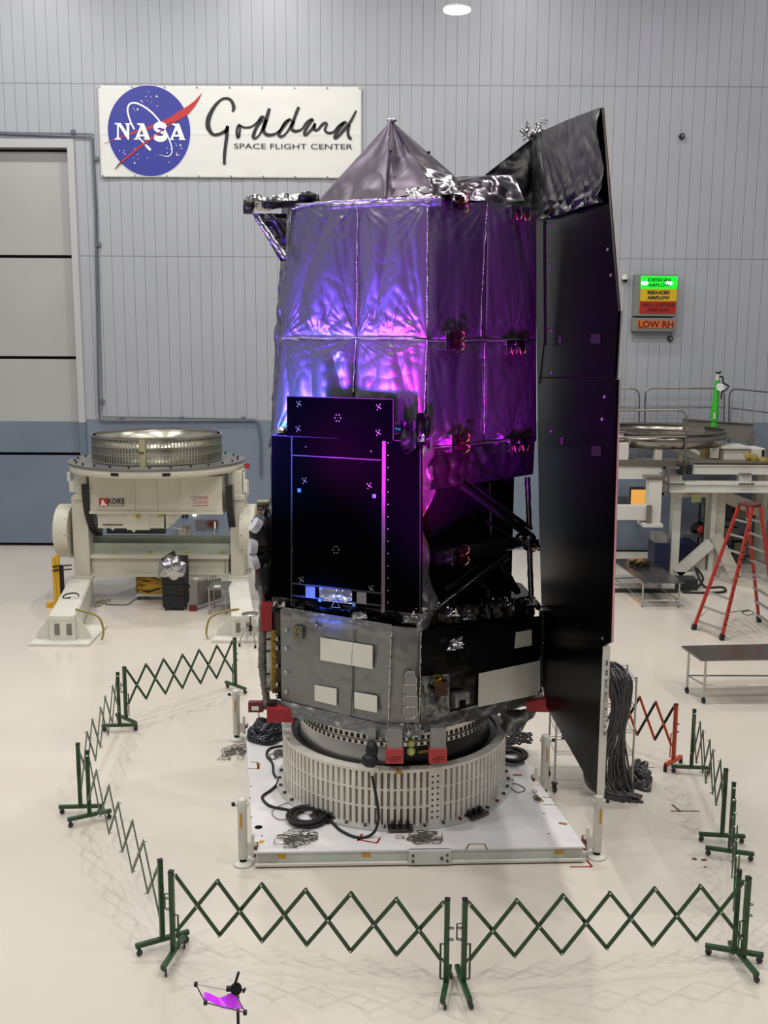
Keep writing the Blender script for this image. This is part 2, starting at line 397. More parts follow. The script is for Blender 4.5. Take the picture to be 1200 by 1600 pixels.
z0 = P(1020, 512.5, .31).z; z1 = P(1020, 500.5, .31).z; xa = P(996, 506, .31).x; xb = P(1053.5, 506, .31).x
q = MB().lohi((xa, YW-.325, z0), (xb, YW-.3, z1)).build('orange_panel', mat('sign_orange', (206, 104, 46), .4), t2)
mb = MB(); text_mb('LOW RH', (xa+.03, YW-.329, z0+.01), (1, 0, 0), (0, 0, 1), (z1-z0)*.9, mb, width=(xb-xa)-.06, bold=.03)
mb.build('lettering', mat('maroon_letter', (92, 10, 14), .6), q)
b = MB(); b.lohi((P(986, 534, 0).x, YW-.012, P(986, 534, 0).z), (P(1050, 534, 0).x, YW, P(1020, 519, 0).z))
tag(b.build('backing_plate', mat('plate_grey', (150, 152, 152), .5)), 'flat grey wall plate under the orange sign', 'plate')
# ================================================================== BANNER
YB = YW-.05
banner_m = mat('banner_vinyl', (222, 222, 217), 0.4, bump=('noise', 1.2, .12, .05))
tl, tr_, bl, br = onY(156, 134, YB), onY(565, 137, YB), onY(160, 277, YB), onY(565, 279.5, YB)
cx0, cx1, cz0, cz1 = bl.x-.04, br.x, bl.z, tl.z
bt = thing('banner', ((cx0+cx1)/2, YB, cz0), 'white vinyl banner with blue round emblem and script lettering on the wall', 'banner')
zf = onY(350, 209, YB).z
def bf(u, v):
    x = cx0+(cx1-cx0)*u; z = cz0+(cz1-cz0)*v
    y = YB-.02-.012*math.exp(-((z-zf)/.03)**2)-.010*noise.noise((x*1.1, z*2.2, 3.0))-.008*math.sin(x*6.4)*math.exp(-((z-cz0)/.12)**2)
    return (x, y, z)
MB().grid(bf, 120, 60).build('vinyl_sheet', banner_m, bt, solid=.008)
b = MANY()
for k in range(9):
    for z in (cz0+.04, cz1-.04): b.disc((cx0+.06+(cx1-cx0-.12)*k/8, YB-.045, z), .022, (0, 1, 0), .01, 10)
b.build('grommet', dark_steel, bt)
Q = lambda x, y, d=.05: onY(150+x/6.6667, 120+y/6.6667, YB-d)        # view coordinates of the emblem
def flat(pts, d, mb): mb.add([(p.x, YB-d, p.z) for p in pts], [tuple(range(len(pts)))]); return mb
def ribbon(pts, ws, mb, d):             # stroke of varying width in the banner plane
    n = len(pts); L_, R_ = [], []
    for i in range(n):
        a = pts[max(i-1, 0)]; c2 = pts[min(i+1, n-1)]; t = Vector((c2.x-a.x, c2.z-a.z)); t.normalize() if t.length else None
        nx, nz = -t.y, t.x; w = ws[i]/2
        L_.append((pts[i].x+nx*w, YB-d, pts[i].z+nz*w)); R_.append((pts[i].x-nx*w, YB-d, pts[i].z-nz*w))
    mb.add(L_+R_, [(i, i+1, n+i+1, n+i) for i in range(n-1)])
PXM = (onY(201, 200, YB)-onY(200, 200, YB)).length                    # metres per view pixel on the banner
cE = Q(552, 565); rx = 430*PXM/6.6667; rz = 452*PXM/6.6667
mb = MB(); flat([Vector((cE.x+rx*1.012*math.cos(a*math.pi/48), 0, cE.z+rz*1.012*math.sin(a*math.pi/48))) for a in range(96)], .036, mb)
mb.build('emblem_rim', mat('emblem_white', (240, 240, 242), .45), bt)
mb = MB(); flat([Vector((cE.x+rx*math.cos(a*math.pi/48), 0, cE.z+rz*math.sin(a*math.pi/48))) for a in range(96)], .040, mb)
disc = mb.build('emblem_disc', mat('emblem_blue', (50, 56, 150), .4), bt)
ew = mat('emblem_white', (240, 240, 242), .45); er = mat('emblem_red', (186, 46, 46), .4)
# red vector
mb = MB()
up_ = [(78, 697), (200, 645), (420, 560), (620, 490), (760, 425), (880, 350), (960, 300), (1030, 245), (1105, 165)]
lo_ = [(1105, 165), (1050, 275), (960, 385), (850, 455), (740, 490), (560, 545), (420, 582), (240, 640), (80, 699)]
U = smooth_path([Q(*p) for p in up_], 4); Lw = smooth_path([Q(*p) for p in lo_[::-1]], 4)
mb.add([(p.x, YB-.046, p.z) for p in U]+[(p.x, YB-.046, p.z) for p in Lw], [(i, i+1, len(U)+i+1, len(U)+i) for i in range(len(U)-1)])
ribbon(smooth_path([Q(*p) for p in ((935, 400), (850, 452), (700, 550), (480, 712), (262, 890))], 5), [(.03 if k < 12 else .055) for k in range(21)], mb, .056)
mb.build('red_vector', er, disc)
mb = MB(); ribbon([Q(270, 884), Q(236, 918), Q(200, 962)], [.05, .045, .02], mb, .057)
mb.build('vector_tail', mat('dark_red', (104, 28, 40), .4), disc)
# orbit
orb = [(400, 548), (365, 480), (335, 390), (330, 330), (350, 285), (395, 270), (450, 285), (530, 330), (610, 400), (680, 490), (740, 600), (780, 700), (792, 770), (775, 815), (745, 828), (700, 822), (655, 806)]
pp = smooth_path([Q(*p) for p in orb], 5); n = len(pp)
mb = MB(); ribbon(pp, [(.052 if i < n*.55 else .052*(1-(i-n*.55)/(n*.5))) for i in range(n)], mb, .052)
ribbon([Q(438, 616), Q(470, 660), Q(506, 694)], [.05, .05, .05], mb, .052)
ribbon([Q(512, 706), Q(540, 735), Q(570, 764)], [.05, .085, .07], mb, .052)
mb.build('orbit_ring', ew, disc)
# letters
mb = MB()
_k = [0]
def poly(pts): _k[0] += 1; flat([Q(*p) for p in pts], .049+.0007*_k[0], mb)
def polyh(*ps):
    for p in ps: poly(p)
polyh([(192, 480), (256, 480), (330, 588), (318, 604), (224, 498), (222, 500)], [(318, 604), (330, 588), (334, 655), (330, 655), (240, 512), (256, 480)],
      [(192, 480), (240, 480), (240, 496), (198, 496)], [(219, 490), (238, 512), (238, 640), (219, 640)], [(193, 655), (193, 645), (219, 632), (238, 632), (260, 645), (260, 655)],
      [(334, 655), (322, 640), (318, 500), (346, 500), (346, 655)], [(305, 482), (362, 482), (362, 492), (346, 504), (318, 504), (305, 492)])
polyh([(428, 484), (500, 484), (562, 645), (512, 645), (462, 512), (425, 492)], [(462, 512), (480, 545), (430, 645), (408, 645)], [(395, 655), (395, 643), (440, 643), (455, 655)], [(497, 655), (497, 643), (555, 643), (572, 655)], [(440, 600), (505, 600), (512, 622), (432, 622)])
ribbon(smooth_path([Q(*p) for p in ((722, 532), (700, 508), (655, 500), (622, 520), (628, 552), (670, 572), (715, 590), (722, 622), (690, 645), (640, 642), (612, 618))], 5), [.13+.05*math.sin(i/50*math.pi*3) for i in range(51)], mb, .049)
polyh([(700, 490), (728, 490), (728, 545), (718, 545)], [(610, 600), (620, 600), (632, 660), (608, 660)])
polyh([(795, 488), (868, 488), (925, 648), (876, 648), (828, 516), (792, 498)], [(828, 516), (846, 550), (797, 648), (775, 648)], [(762, 658), (762, 646), (808, 646), (822, 658)], [(862, 658), (862, 646), (920, 646), (940, 660)], [(806, 603), (868, 603), (876, 625), (798, 625)])
mb.build('lettering', ew, disc)
mb = MB()
for x, y, r in ((545, 152, 5), (519, 205, 6), (572, 210, 5), (534, 243, 4), (573, 265, 4), (636, 303, 6), (390, 328, 5), (405, 350, 4), (288, 792, 5), (303, 806, 6), (290, 768, 5), (243, 770, 5), (403, 747, 5), (434, 810, 5), (440, 855, 5), (390, 846, 4), (535, 846, 5), (617, 815, 4), (742, 743, 5), (776, 750, 5), (742, 793, 6), (838, 716, 6), (828, 694, 4), (877, 752, 4), (897, 743, 6), (838, 792, 5), (870, 813, 4), (760, 890, 5)):
    q = Q(x, y); s = r*PXM/6.6667; flat([q+Vector((s*math.cos(a), 0, s*math.sin(a))) for a in [k*math.pi/3 for k in range(6)]], .047, mb)
for x, y in ((632, 203), (433, 338), (880, 713), (846, 813), (403, 897)):
    q = Q(x, y); s = 15*PXM/6.6667
    flat([q+Vector(((s if k % 2 == 0 else s*.38)*math.cos(k*math.pi/4), 0, (s if k % 2 == 0 else s*.38)*math.sin(k*math.pi/4))) for k in range(8)], .047, mb)
for k in range(3): ribbon([Q(460+k*9, 238+k*10), Q(482+k*4, 252+k*8)], [.012, .012], mb, .047)
tag(mb.build('star', ew, disc), kind='stuff')
# script lettering
S = lambda x, y: onY(310+x/4.615, 140+y/4.615, YB-.05)
ink = mat('banner_ink', (30, 30, 32), .5)
mb = MB()
def stroke(pts, sub=6):
    P_ = smooth_path([S(p[0], p[1]) for p in pts], sub); w = []
    for i in range(len(pts)-1):
        for k in range(sub): w.append((pts[i][2]*(1-k/sub)+pts[i+1][2]*k/sub)*PXM/4.615)
    w.append(pts[-1][2]*PXM/4.615); ribbon(P_, w, mb, .05)
stroke([(245, 158, 14), (255, 125, 26), (236, 78, 20), (200, 62, 16), (160, 75, 16), (110, 130, 24), (72, 210, 34), (72, 275, 34), (105, 322, 20), (150, 320, 20), (195, 295, 22), (212, 262, 22)])
stroke([(210, 262, 22), (205, 330, 26), (196, 400, 24), (188, 470, 24), (187, 540, 20)])
stroke([(188, 318, 14), (212, 285, 24)])
stroke([(285, 352, 20), (276, 310, 18), (284, 268, 18), (296, 256, 16), (300, 290, 14), (290, 345, 22)])
stroke([(296, 256, 14), (330, 272, 14), (380, 268, 14), (425, 235, 16), (455, 200, 24), (475, 205, 20)])
stroke([(460, 215, 26), (420, 270, 22), (396, 335, 26), (410, 352, 14), (440, 325, 12), (470, 270, 26), (490, 210, 26), (512, 135, 22)])
stroke([(490, 215, 24), (470, 290, 24), (495, 325, 24), (550, 320, 16), (590, 290, 14), (620, 240, 16), (655, 215, 16), (672, 222, 14)])
stroke([(655, 218, 18), (610, 270, 22), (580, 320, 24), (600, 338, 16), (640, 305, 14), (680, 235, 22), (705, 170, 22), (724, 125, 20)])
stroke([(690, 225, 20), (672, 280, 22), (700, 300, 22), (745, 285, 14), (780, 240, 20), (815, 215, 20), (830, 225, 14)])
stroke([(820, 220, 18), (785, 270, 20), (765, 315, 24), (780, 325, 14), (825, 275, 20), (840, 245, 16), (836, 285, 22), (860, 290, 16), (895, 250, 20), (920, 240, 16), (925, 255, 14), (912, 290, 18), (935, 312, 18), (975, 305, 16), (1010, 265, 18), (1055, 235, 20), (1065, 245, 14)])
stroke([(1050, 240, 22), (1010, 290, 26), (985, 340, 26), (1000, 345, 16), (1050, 290, 22), (1100, 225, 20), (1138, 150, 12)])
stroke([(1090, 250, 16), (1078, 300, 20), (1085, 340, 22), (1104, 357, 18)])
mb.build('script_lettering', ink, bt)
mb = MB(); a = S(257, 426); e = S(1112, 426)
text_mb('SPACE FLIGHT CENTER', (a.x, YB-.05, a.z), (1, 0, 0), (0, 0, 1), (S(257, 388)-a).length, mb, width=e.x-a.x)
mb.build('block_lettering', ink, bt)
# ================================================================== PLATFORM
ZP = 0.22
c_fl, c_fr = onZ(396, 1331.4, ZP), onZ(915, 1323, ZP); c_bl = onZ(383, 1129, ZP)
ex = (c_fr-c_fl).normalized(); ey = (c_bl-c_fl).normalized(); LX = (c_fr-c_fl).length; LY = (c_bl-c_fl).length
pf = lambda a, b, z=0.0: c_fl+ex*a+ey*b+Vector((0, 0, z-ZP))
plat = thing('transport_platform', pf(LX/2, LY/2, 0), 'square white platform on the floor carrying the slatted ring and the telescope', 'platform')
b = MB(); b.prism([pf(0, 0, .195), pf(LX, 0, .195), pf(LX, LY, .195), pf(0, LY, .195)], (0, 0, .025)); b.build('deck', plat_top, plat)
b = MB(); b.prism([pf(.03, .02, .055), pf(LX-.03, .02, .055), pf(LX-.03, LY-.02, .055), pf(.03, LY-.02, .055)], (0, 0, .14)); b.build('side_frame', plat_side, plat)
b = MB(); b.prism([pf(.02, -.03, .025), pf(LX-.02, -.03, .025), pf(LX-.02, LY, .025), pf(.02, LY, .025)], (0, 0, .03)); b.build('bottom_lip', white_paint, plat)
b = MB(); b.prism([pf(.06, .03, 0.0), pf(LX-.06, .03, 0.0), pf(LX-.06, LY-.03, 0.0), pf(.06, LY-.03, 0.0)], (0, 0, .025)); b.build('air_cushion', rubber, plat)
# front details
def front_px(x): return (onY(x, 1340, c_fl.y)-c_fl).dot(ex)
a = front_px(639); b = MB(); b.prism([pf(a, -.05, .03), pf(a+.55, -.05, .03), pf(a+.55, .02, .03), pf(a, .02, .03)], (0, 0, .19)); hb = b.build('tow_bracket', plat_side, plat)
b = MANY()
for u in (.05, .50):
    for z in (.08, .16): b.disc(pf(a+u, -.055, z), .018, ey, .015, 10)
b.build('bolt', dark_steel, hb)
b = MB(); b.disc(pf(front_px(690), -.03, .12), .02, ey, .1, 10); b.build('hitch_pin', dark_steel, plat)
b = MANY()
for x in (434, 566, 872): b.prism([pf(front_px(x), .015, .115), pf(front_px(x)+.11, .015, .115), pf(front_px(x)+.11, .015, .175), pf(front_px(x), .015, .175)], ey*.004)
tag(b.build('amber_label', yellow_tape, plat), 'amber stickers on front side')
b = MANY()
for x in (404, 885): b.prism([pf(front_px(x), .012, .07), pf(front_px(x)+.24, .012, .07), pf(front_px(x)+.24, .012, .185), pf(front_px(x), .012, .185)], ey*.006)
b.build('corner_plate', mat('worn_plate', (168, 168, 162), .5, vary=(9, (190, 188, 180))), plat)
# marks on the deck
def mark(pts, m, w=.03, name='tape_mark', z=None, parent=plat, zz=ZP):
    b = MB(); P_ = [onZ(x, y, zz) for x, y in pts]
    for i in range(len(P_)-1):
        d = (P_[i+1]-P_[i]).normalized(); s = Vector((-d.y, d.x, 0))*w/2
        b.prism([P_[i]-s, P_[i+1]-s, P_[i+1]+s, P_[i]+s], (0, 0, .003))
    return b.build(name, m, parent)
mark([(559, 1312), (589, 1317.5), (594, 1309)], red_tape, .03)
mark([(559, 1314), (566, 1303)], red_tape, .03)
mark([(391, 1191), (402, 1191), (404, 1201), (388, 1201)], brown_tape, .02)
mark([(404, 1192), (404, 1202)], yellow_tape, .05)
mark([(728, 1327), (733, 1319), (757, 1319), (761, 1327)], brown_tape, .02)
mark([(843, 1246), (849, 1253)], brown_tape, .03); mark([(848, 1246), (863, 1246)], brown_tape, .02); mark([(848, 1257.5), (870, 1257.5)], brown_tape, .02)
mark([(873, 1286), (886, 1288)], brown_tape, .06)
mark([(801, 1211), (815, 1211)], red_tape, .05); mark([(790, 1208), (798, 1220)], mat('dark_red_tape', (90, 24, 24), .5), .09)
mark([(405, 1315), (412, 1316)], yellow_tape, .08)
b = MB(); b.disc(onZ(404, 1292.5, ZP), .055, (0, 0, 1), .004, 20); b.build('deck_hole', void, plat)
b = MANY()
for x, y in ((391, 1247), (393, 1277), (850, 1271), (857, 1303), (409, 1306), (400, 1324), (392, 1229), (790, 1195)): b.disc(onZ(x, y, ZP), .015, (0, 0, 1), .004, 8)
b.build('deck_screw', dark_steel, plat)
# corner jacks
def jack(x, yt, yb, lab, side, cap):
    g = onZ(x, yb, 0); zt = onY(x, yt, g.y).z
    j = MB().lathe([(0, 0), (.13, 0), (.135, .015), (.12, .03), (.045, .045)], g, 28).build('jack', white_paint, plat)
    if lab: j['label'] = lab
    MB().lathe([(.045, .03), (.045, .10), (0, .10)], g, 18).build('screw', black, j)
    MB().lathe([(.0, .09), (.06, .09), (.062, .10), (.062, zt-.18), (.066, zt-.17), (.066, zt-.03), (.05, zt-.012), (0, zt-.005)], g, 24).build('tube', white_paint, j)
    b = MB(); b.rod(g+Vector((-.085, -.01, zt-.09)), g+Vector((.085, -.01, zt-.09)), .028, 12); b.build('cap', white_paint, j)
    b = MB(); b.box(g+Vector((cap*.11, -.01, zt-.09)), (.05, .04, .04)); b.build('crank_stub', rubber, j)
    b = MB(); b.beam(g+Vector((side*.05, 0, .22)), g+Vector((side*.17, 0, .2)), .05, .16); b.beam(g+Vector((side*.13, -.0, .10)), g+Vector((side*.13, 0, .42)), .04, .06); b.build('bracket', white_paint, j)
    b = MB(); b.lohi(g+Vector((side*.15, -.05, .12)), g+Vector((side*.19, .1, .26))); b.build('pad', mat('rust_brown', (104, 52, 36), .6), j)
    b = MB(); b.box(g+Vector((-.01 if side > 0 else .02, -.066, zt*.68)), (.024, .004, .2)); b.build('sticker', yellow_tape, j)
jack(380, 1246, 1350, 'front left jack', 1, -1); jack(932, 1241, 1339, 'front right jack', -1, 1)
jack(370, 1077, 1155, 'rear left jack', 1, -1); jack(850, 1147, 1240, 'right jack', -1, 1)
# ================================================================== SLATTED RING
RC = Vector((.17, 14.95, 0)); RR = 1.68; RZ0, RZ1 = .225, 1.06
ring = thing('slatted_ring', RC+Vector((0, 0, ZP)), 'large white slatted metal ring between the platform and the telescope', 'ring')
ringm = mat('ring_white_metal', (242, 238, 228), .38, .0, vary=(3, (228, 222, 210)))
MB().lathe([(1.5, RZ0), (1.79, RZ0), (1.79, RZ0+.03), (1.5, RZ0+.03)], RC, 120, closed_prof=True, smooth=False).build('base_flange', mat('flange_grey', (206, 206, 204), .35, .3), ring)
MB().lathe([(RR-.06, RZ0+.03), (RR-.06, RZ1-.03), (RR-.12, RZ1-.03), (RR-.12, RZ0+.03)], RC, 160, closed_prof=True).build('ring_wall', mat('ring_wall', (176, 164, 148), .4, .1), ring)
MB().lathe([(RR-.13, RZ1-.04), (RR+.008, RZ1-.04), (RR+.008, RZ1), (RR-.13, RZ1)], RC, 160, closed_prof=True, smooth=False).build('top_rim', ringm, ring)
zr = [RZ0+.03+(RZ1-.07-RZ0)*k/3 for k in range(4)]
b = MB()
for k in range(3):
    z = zr[k+1]; b.lathe([(RR-.07, z-.008), (RR+.002, z-.008), (RR+.002, z+.008), (RR-.07, z+.008)], RC, 160, closed_prof=True, smooth=False)
for k in range(118):
    a = 2*math.pi*k/118
    if abs(((a+math.pi/2-.33+math.pi) % (2*math.pi))-math.pi) < .03: continue
    R_ = Matrix.Rotation(a, 3, 'Z'); b.box(RC+R_ @ Vector((RR-.03, 0, (RZ0+RZ1)/2)), (.065, .050, RZ1-RZ0-.05), R_)
b.build('slat', ringm, ring)
ring.children[-1]['kind'] = 'stuff'
a = -math.pi/2+.33; R_ = Matrix.Rotation(a, 3, 'Z')
b = MB(); b.box(RC+R_ @ Vector((RR-.025, 0, (RZ0+RZ1)/2)), (.07, .17, RZ1-RZ0-.06), R_); sp = b.build('splice_plate', ringm, ring)
b = MANY()
for k in range(8):
    for s in (-.04, .04): b.disc(RC+R_ @ Vector((RR+.012, s, RZ0+.12+k*.085)), .015, R_ @ Vector((1, 0, 0)), .012, 8)
b.build('splice_bolt', rubber, sp)
for k in range(40):
    a = 2*math.pi*(k+.5)/40
    if math.sin(a) > .3: continue
    R_ = Matrix.Rotation(a, 3, 'Z'); b = MB(); b.box(RC+R_ @ Vector((1.735, 0, RZ0+.045)), (.05, .03, .03), R_)
    b.build('flange_bolt', dark_steel if k % 3 else mat('rust_brown', (104, 52, 36), .6), ring)
for k, a in enumerate((-2.18, -1.53, -.86)):
    R_ = Matrix.Rotation(a, 3, 'Z'); b = MB(); b.box(RC+R_ @ Vector((1.76, 0, RZ0+.04)), (.16, .34, .03), R_)
    for u in (-.1, 0, .1): b.box(RC+R_ @ Vector((1.72, u, RZ0+.08)), (.06, .05, .06), R_)
    b.build('clamp_plate', dark_steel, ring)
b = MB(); b.box(RC+Vector((.05, -RR-.012, RZ1-.02)), (.09, .006, .05)); tag(b.build('tape_tab', yellow_tape, ring), 'yellow tab on rim')
# adapter cone inside the ring
ad = thing('adapter_cone', RC+Vector((0, 0, .3)), 'silver and black conical adapter inside the slatted ring under the telescope', 'adapter')
MB().lathe([(1.44, .26), (1.44, 1.0), (1.42, 1.15), (1.39, 1.29)], RC, 120, a0=-math.pi*1.0, a1=-math.pi*.53).build('silver_skin', brushed, ad)
MB().lathe([(1.44, .26), (1.44, 1.0), (1.42, 1.15), (1.39, 1.29)], RC, 120, a0=-math.pi*.53, a1=math.pi).build('black_skin', mat('black_satin', (18, 17, 19), .35), ad)
MB().lathe([(1.32, 1.29), (1.42, 1.29), (1.42, 1.345), (1.39, 1.345), (1.39, 1.55), (1.32, 1.55)], RC, 120, closed_prof=True, smooth=False).build('notched_ring', alu, ad)
b = MB()
for k in range(96):
    a = 2*math.pi*k/96; R_ = Matrix.Rotation(a, 3, 'Z')
    b.box(RC+R_ @ Vector((1.412, 0, 1.317)), (.03, .045, .04), R_); b.box(RC+R_ @ Vector((1.382, .02, 1.395)), (.03, .05, .055), R_)
tag(b.build('notch', black, ad), kind='stuff')
R_ = Matrix.Rotation(-1.28, 3, 'Z'); b = MANY(); b.box(RC+R_ @ Vector((1.425, 0, 1.2)), (.01, .2, .04), R_); tag(b.build('amber_label', yellow_tape, ad), 'amber strip label')
MB().lathe([(1.45, 1.0), (1.56, 1.0), (1.56, 1.03), (1.45, 1.03)], RC, 120, closed_prof=True, smooth=False).build('inner_flange', dark_steel, ad)
# ================================================================== TELESCOPE
A = (.5, 13.2); Lv = (-1.35, 14.42); Rv = (2.1, 14.5)
LF = VP(A, Lv); RF = VP(A, Rv)
tel = thing('space_telescope', (.2, 15.0, 1.4), 'tall foil-wrapped space telescope lit violet and magenta, with a dark solar panel on its right', 'space telescope')
def V2(p, z): return Vector((p[0], p[1], z))
def sheet(c, N, nu, nv, fn):             # c = bl, br, tr, tl
    c = [Vector(p) for p in c]; N = Vector(N).normalized()
    def g(u, v):
        p = c[0]*(1-u)*(1-v)+c[1]*u*(1-v)+c[2]*u*v+c[3]*(1-u)*v
        return p+N*fn(u, v, p)
    return MB().grid(g, nu, nv)
def edge0(u, v): return min(1, 8*min(u, 1-u))*min(1, 8*min(v, 1-v))
def drape(seed, pil=.07, fold=.034, fine=.008, vs=.35):
    """blanket held along its edges: bulge, long vertical folds, fine creases"""
    def fn(u, v, p):
        q = Vector((u*2.6+.35*math.sin(v*3+seed), v*vs*2+seed*7.1, seed))
        f = (abs(noise.noise(q))*1.6-.4)*fold
        q2 = Vector((u*6+v*1.5, v*1.2+seed, seed*3.3)); f += (abs(noise.noise(q2))-.25)*fold*.4
        for uc, vc in ((0, 0), (1, 0), (0, 1), (1, 1), (.5, 0)):       # creases radiating from where it is tied down
            du, dv = u-uc, (v-vc)*1.5; r = math.hypot(du, dv); th = math.atan2(dv, abs(du)+1e-6)
            f += .055*math.exp(-r/.28)*(abs(noise.noise((th*4.5, seed*3+uc*7+vc*11, .3)))-.15)*min(1, r*7)
        q3 = Vector((p.x*5.5, p.y*5.5, p.z*5.5+seed)); fi = (abs(noise.noise(q3))-.2)*fine
        hem = math.exp(-v/.06)+math.exp(-(1-v)/.05); q4 = Vector((u*5+seed, v*14+u*3, seed*1.7))
        fi += hem*((abs(noise.noise(q4))-.1)*.10+(abs(noise.noise(q4*2.3))-.1)*.03)
        return (pil*(math.sin(math.pi*u)*math.sin(math.pi*v))**.5 + (f+fi)*edge0(u, v))
    return fn
def crumple(seed, amp=.05, s=3.0, pil=0.0, edge=True):
    def fn(u, v, p):
        q = Vector((p.x*s, p.y*s, p.z*s*.8+seed*9))
        f = (abs(noise.noise(q))-.25)*amp*2+(abs(noise.noise(q*2.3))-.25)*amp+noise.noise(q*4)*amp*.08
        return (f*(edge0(u, v) if edge else 1)+pil*math.sin(math.pi*u)*math.sin(math.pi*v))
    return fn
# dark inner shell so that no light passes
def hull(poly, z0, z1, name, m):
    MB().prism([V2(p, z0) for p in poly], (0, 0, z1-z0)).build(name, m, tel)
cx = .3; cy = 15.2
body = [A, Lv, (-1.45, 15.5), (-1.0, 16.9), (.9, 17.2), (2.05, 16.0), Rv]
shrink = lambda P_, k: [(cx+(p[0]-cx)*k, cy+(p[1]-cy)*k) for p in P_]
hull(shrink(body, .93), 5.2, 8.42, 'barrel', void)
hull(shrink(body, .86), 2.9, 5.3, 'instrument_core', void)
# ---- left face blankets
lf = LF.at
def lquad(x0, y0, x1, y1, xb0=None, xb1=None, y0r=None, y1r=None, P_=lf, o=0.0):
    xb0 = x0 if xb0 is None else xb0; xb1 = x1 if xb1 is None else xb1; y0r = y0 if y0r is None else y0r; y1r = y1 if y1r is None else y1r
    return [P_(xb0, y1, o), P_(xb1, y1r, o), P_(x1, y0r, o), P_(x0, y0, o)]
NL = LF.N*-1 if LF.N.y > 0 else LF.N
NR = RF.N*-1 if RF.N.y > 0 else RF.N
for k, (q, sd) in enumerate(((lquad(456, 318, 559, 527, 441, 557, 314, 527), 1.0), (lquad(560, 314, 668, 527, 557, 667, 310, 528), 2.3),
                 (lquad(441, 529, 554, 690, 425, 551, 529, 692), 3.9), (lquad(557, 529, 667, 692, 552, 663, 530, 696), 5.1))):
    sheet(q, NL, 84, 110, drape(sd)).build('side_blanket', foil, tel)
q = lquad(425, 690, 663, 985, 432, 658, 690, 985); sheet(q, NL, 60, 60, crumple(4.4, .04)).build('side_blanket', foil_dark, tel)
def seam(pts, P_, r=.014, off=.05, m=seam_mat):
    P2 = []
    for i in range(len(pts)-1):
        for k in range(12):
            t = k/12; x = pts[i][0]*(1-t)+pts[i+1][0]*t; y = pts[i][1]*(1-t)+pts[i+1][1]*t
            P2.append(P_(x, y, 0)-Vector((0, off, 0))+Vector((noise.noise((x*.2, y*.2, 1))*.012, 0, noise.noise((x*.2, y*.2, 5))*.015)))
    MB().tube(P2, [r*(.6+.7*abs(noise.noise((i*.7, 2, r*50)))) for i in range(len(P2))], 6).build('blanket_seam', m, tel)
seam([(559, 322), (557, 527)], lf, .012); seam([(556, 530), (552, 620)], lf, .012)
seam([(441, 528), (667, 528)], lf, .016); seam([(668, 318), (667, 528)], lf, .014); seam([(667, 530), (662, 668)], lf, .014)
seam([(455, 328), (497, 317), (600, 313), (690, 309)], lf, .02)
# band along the top of the left face
q = [lf(490, 332), lf(690, 322), lf(690, 309), lf(490, 318)]; sheet(q, NL, 60, 6, crumple(7, .02, 5, .06, True)).build('top_band', foil, tel)
# ---- dark crumpled side at the far left
sil = [(440, 318), (438, 405), (429, 545), (422, 690), (423, 800), (428, 900), (440, 968)]
b = MB()
def side(u, v):
    i = min(int(v*(len(sil)-1)), len(sil)-2); t = v*(len(sil)-1)-i
    x = sil[i][0]*(1-t)+sil[i+1][0]*t; y = sil[i][1]*(1-t)+sil[i+1][1]*t
    far = onY(x, y, 15.5); xl = 456-14*min(1, v*2.7)-(10 if v > .5 else 20*v); near = lf(max(xl, x+14), y)
    p = near*(1-u)+far*u; s = 3.1
    k = (abs(noise.noise(p*s))-.25)*.16+(abs(noise.noise(p*s*2.5))-.2)*.07
    return p+Vector((-.5, -.8, 0))*k*min(1, 6*u)*min(1, 6*(1-u)+.25)
b.grid(side, 20, 130); b.build('side_blanket', foil, tel)
# ---- right face blankets (they end above the open truss)
rf = RF.at
RQ = [(rf(667, 532), rf(757, 531), rf(761, 314), rf(668, 311), 1.3), (rf(758, 531), rf(838, 530), rf(838, 330), rf(762, 314), 4.2),
      (rf(666, 700), rf(756, 690), rf(757, 533), rf(667, 534), 6.6), (rf(757, 690), rf(836, 682), rf(838, 532), rf(758, 533), 8.1)]
for q in RQ: sheet(q[:4], NR, 60, 90, drape(q[4], .06, .034, .008)).build('side_blanket', foil, tel)
sheet([rf(672, 766), rf(833, 741), rf(836, 684), rf(666, 702)], NR, 90, 50, crumple(3.3, .045, 3, .03)).build('side_blanket', foil_dark, tel)
seam([(761, 318), (752, 470), (751, 530)], rf, .013, .04); seam([(757, 535), (756, 690)], rf, .013, .04)
seam([(668, 533), (838, 531)], rf, .016, .03); seam([(666, 701), (836, 684)], rf, .014, .03)
sheet([rf(838, 690), Vector((2.0, 15.9, 5.4)), Vector((2.0, 15.9, 8.4)), rf(838, 330)], (1, 0, 0), 20, 60, crumple(9, .05)).build('side_blanket', foil_dark, tel)
# crumpled gather along the front corner
def corner(u, v):
    y = 660+(985-660)*v; x0 = 657-4*v; w = 20+9*math.sin(v*9)+5*math.sin(v*23)
    p = onY(x0+w*u-2, y, 13.12+.25*u*u); k = (abs(noise.noise(p*4))-.25)*.16+(abs(noise.noise(p*11))-.25)*.05
    return p+Vector((0, -1, 0))*k
MB().grid(corner, 14, 130).build('corner_gather', mat('gather_foil', (140, 136, 142), .45, .75), tel)
b = MB()
def corner2(u, v):
    y = 655+50*v; p = onY(626+46*u, y-6*u+6*math.sin(u*7), 13.0+.08*math.sin(u*9)); k = (abs(noise.noise(p*5))-.2)*.14
    return p+Vector((0, -1, 0))*k
b.grid(corner2, 40, 26); b.build('corner_gather', foil_black, tel)
sheet([onY(643, 692, 12.95), onY(664, 690, 12.95), onY(662, 668, 12.98), onY(648, 672, 12.98)], (0, -1, 0), 16, 12, crumple(3, .1, 7)).build('corner_gather', foil_bright, tel)
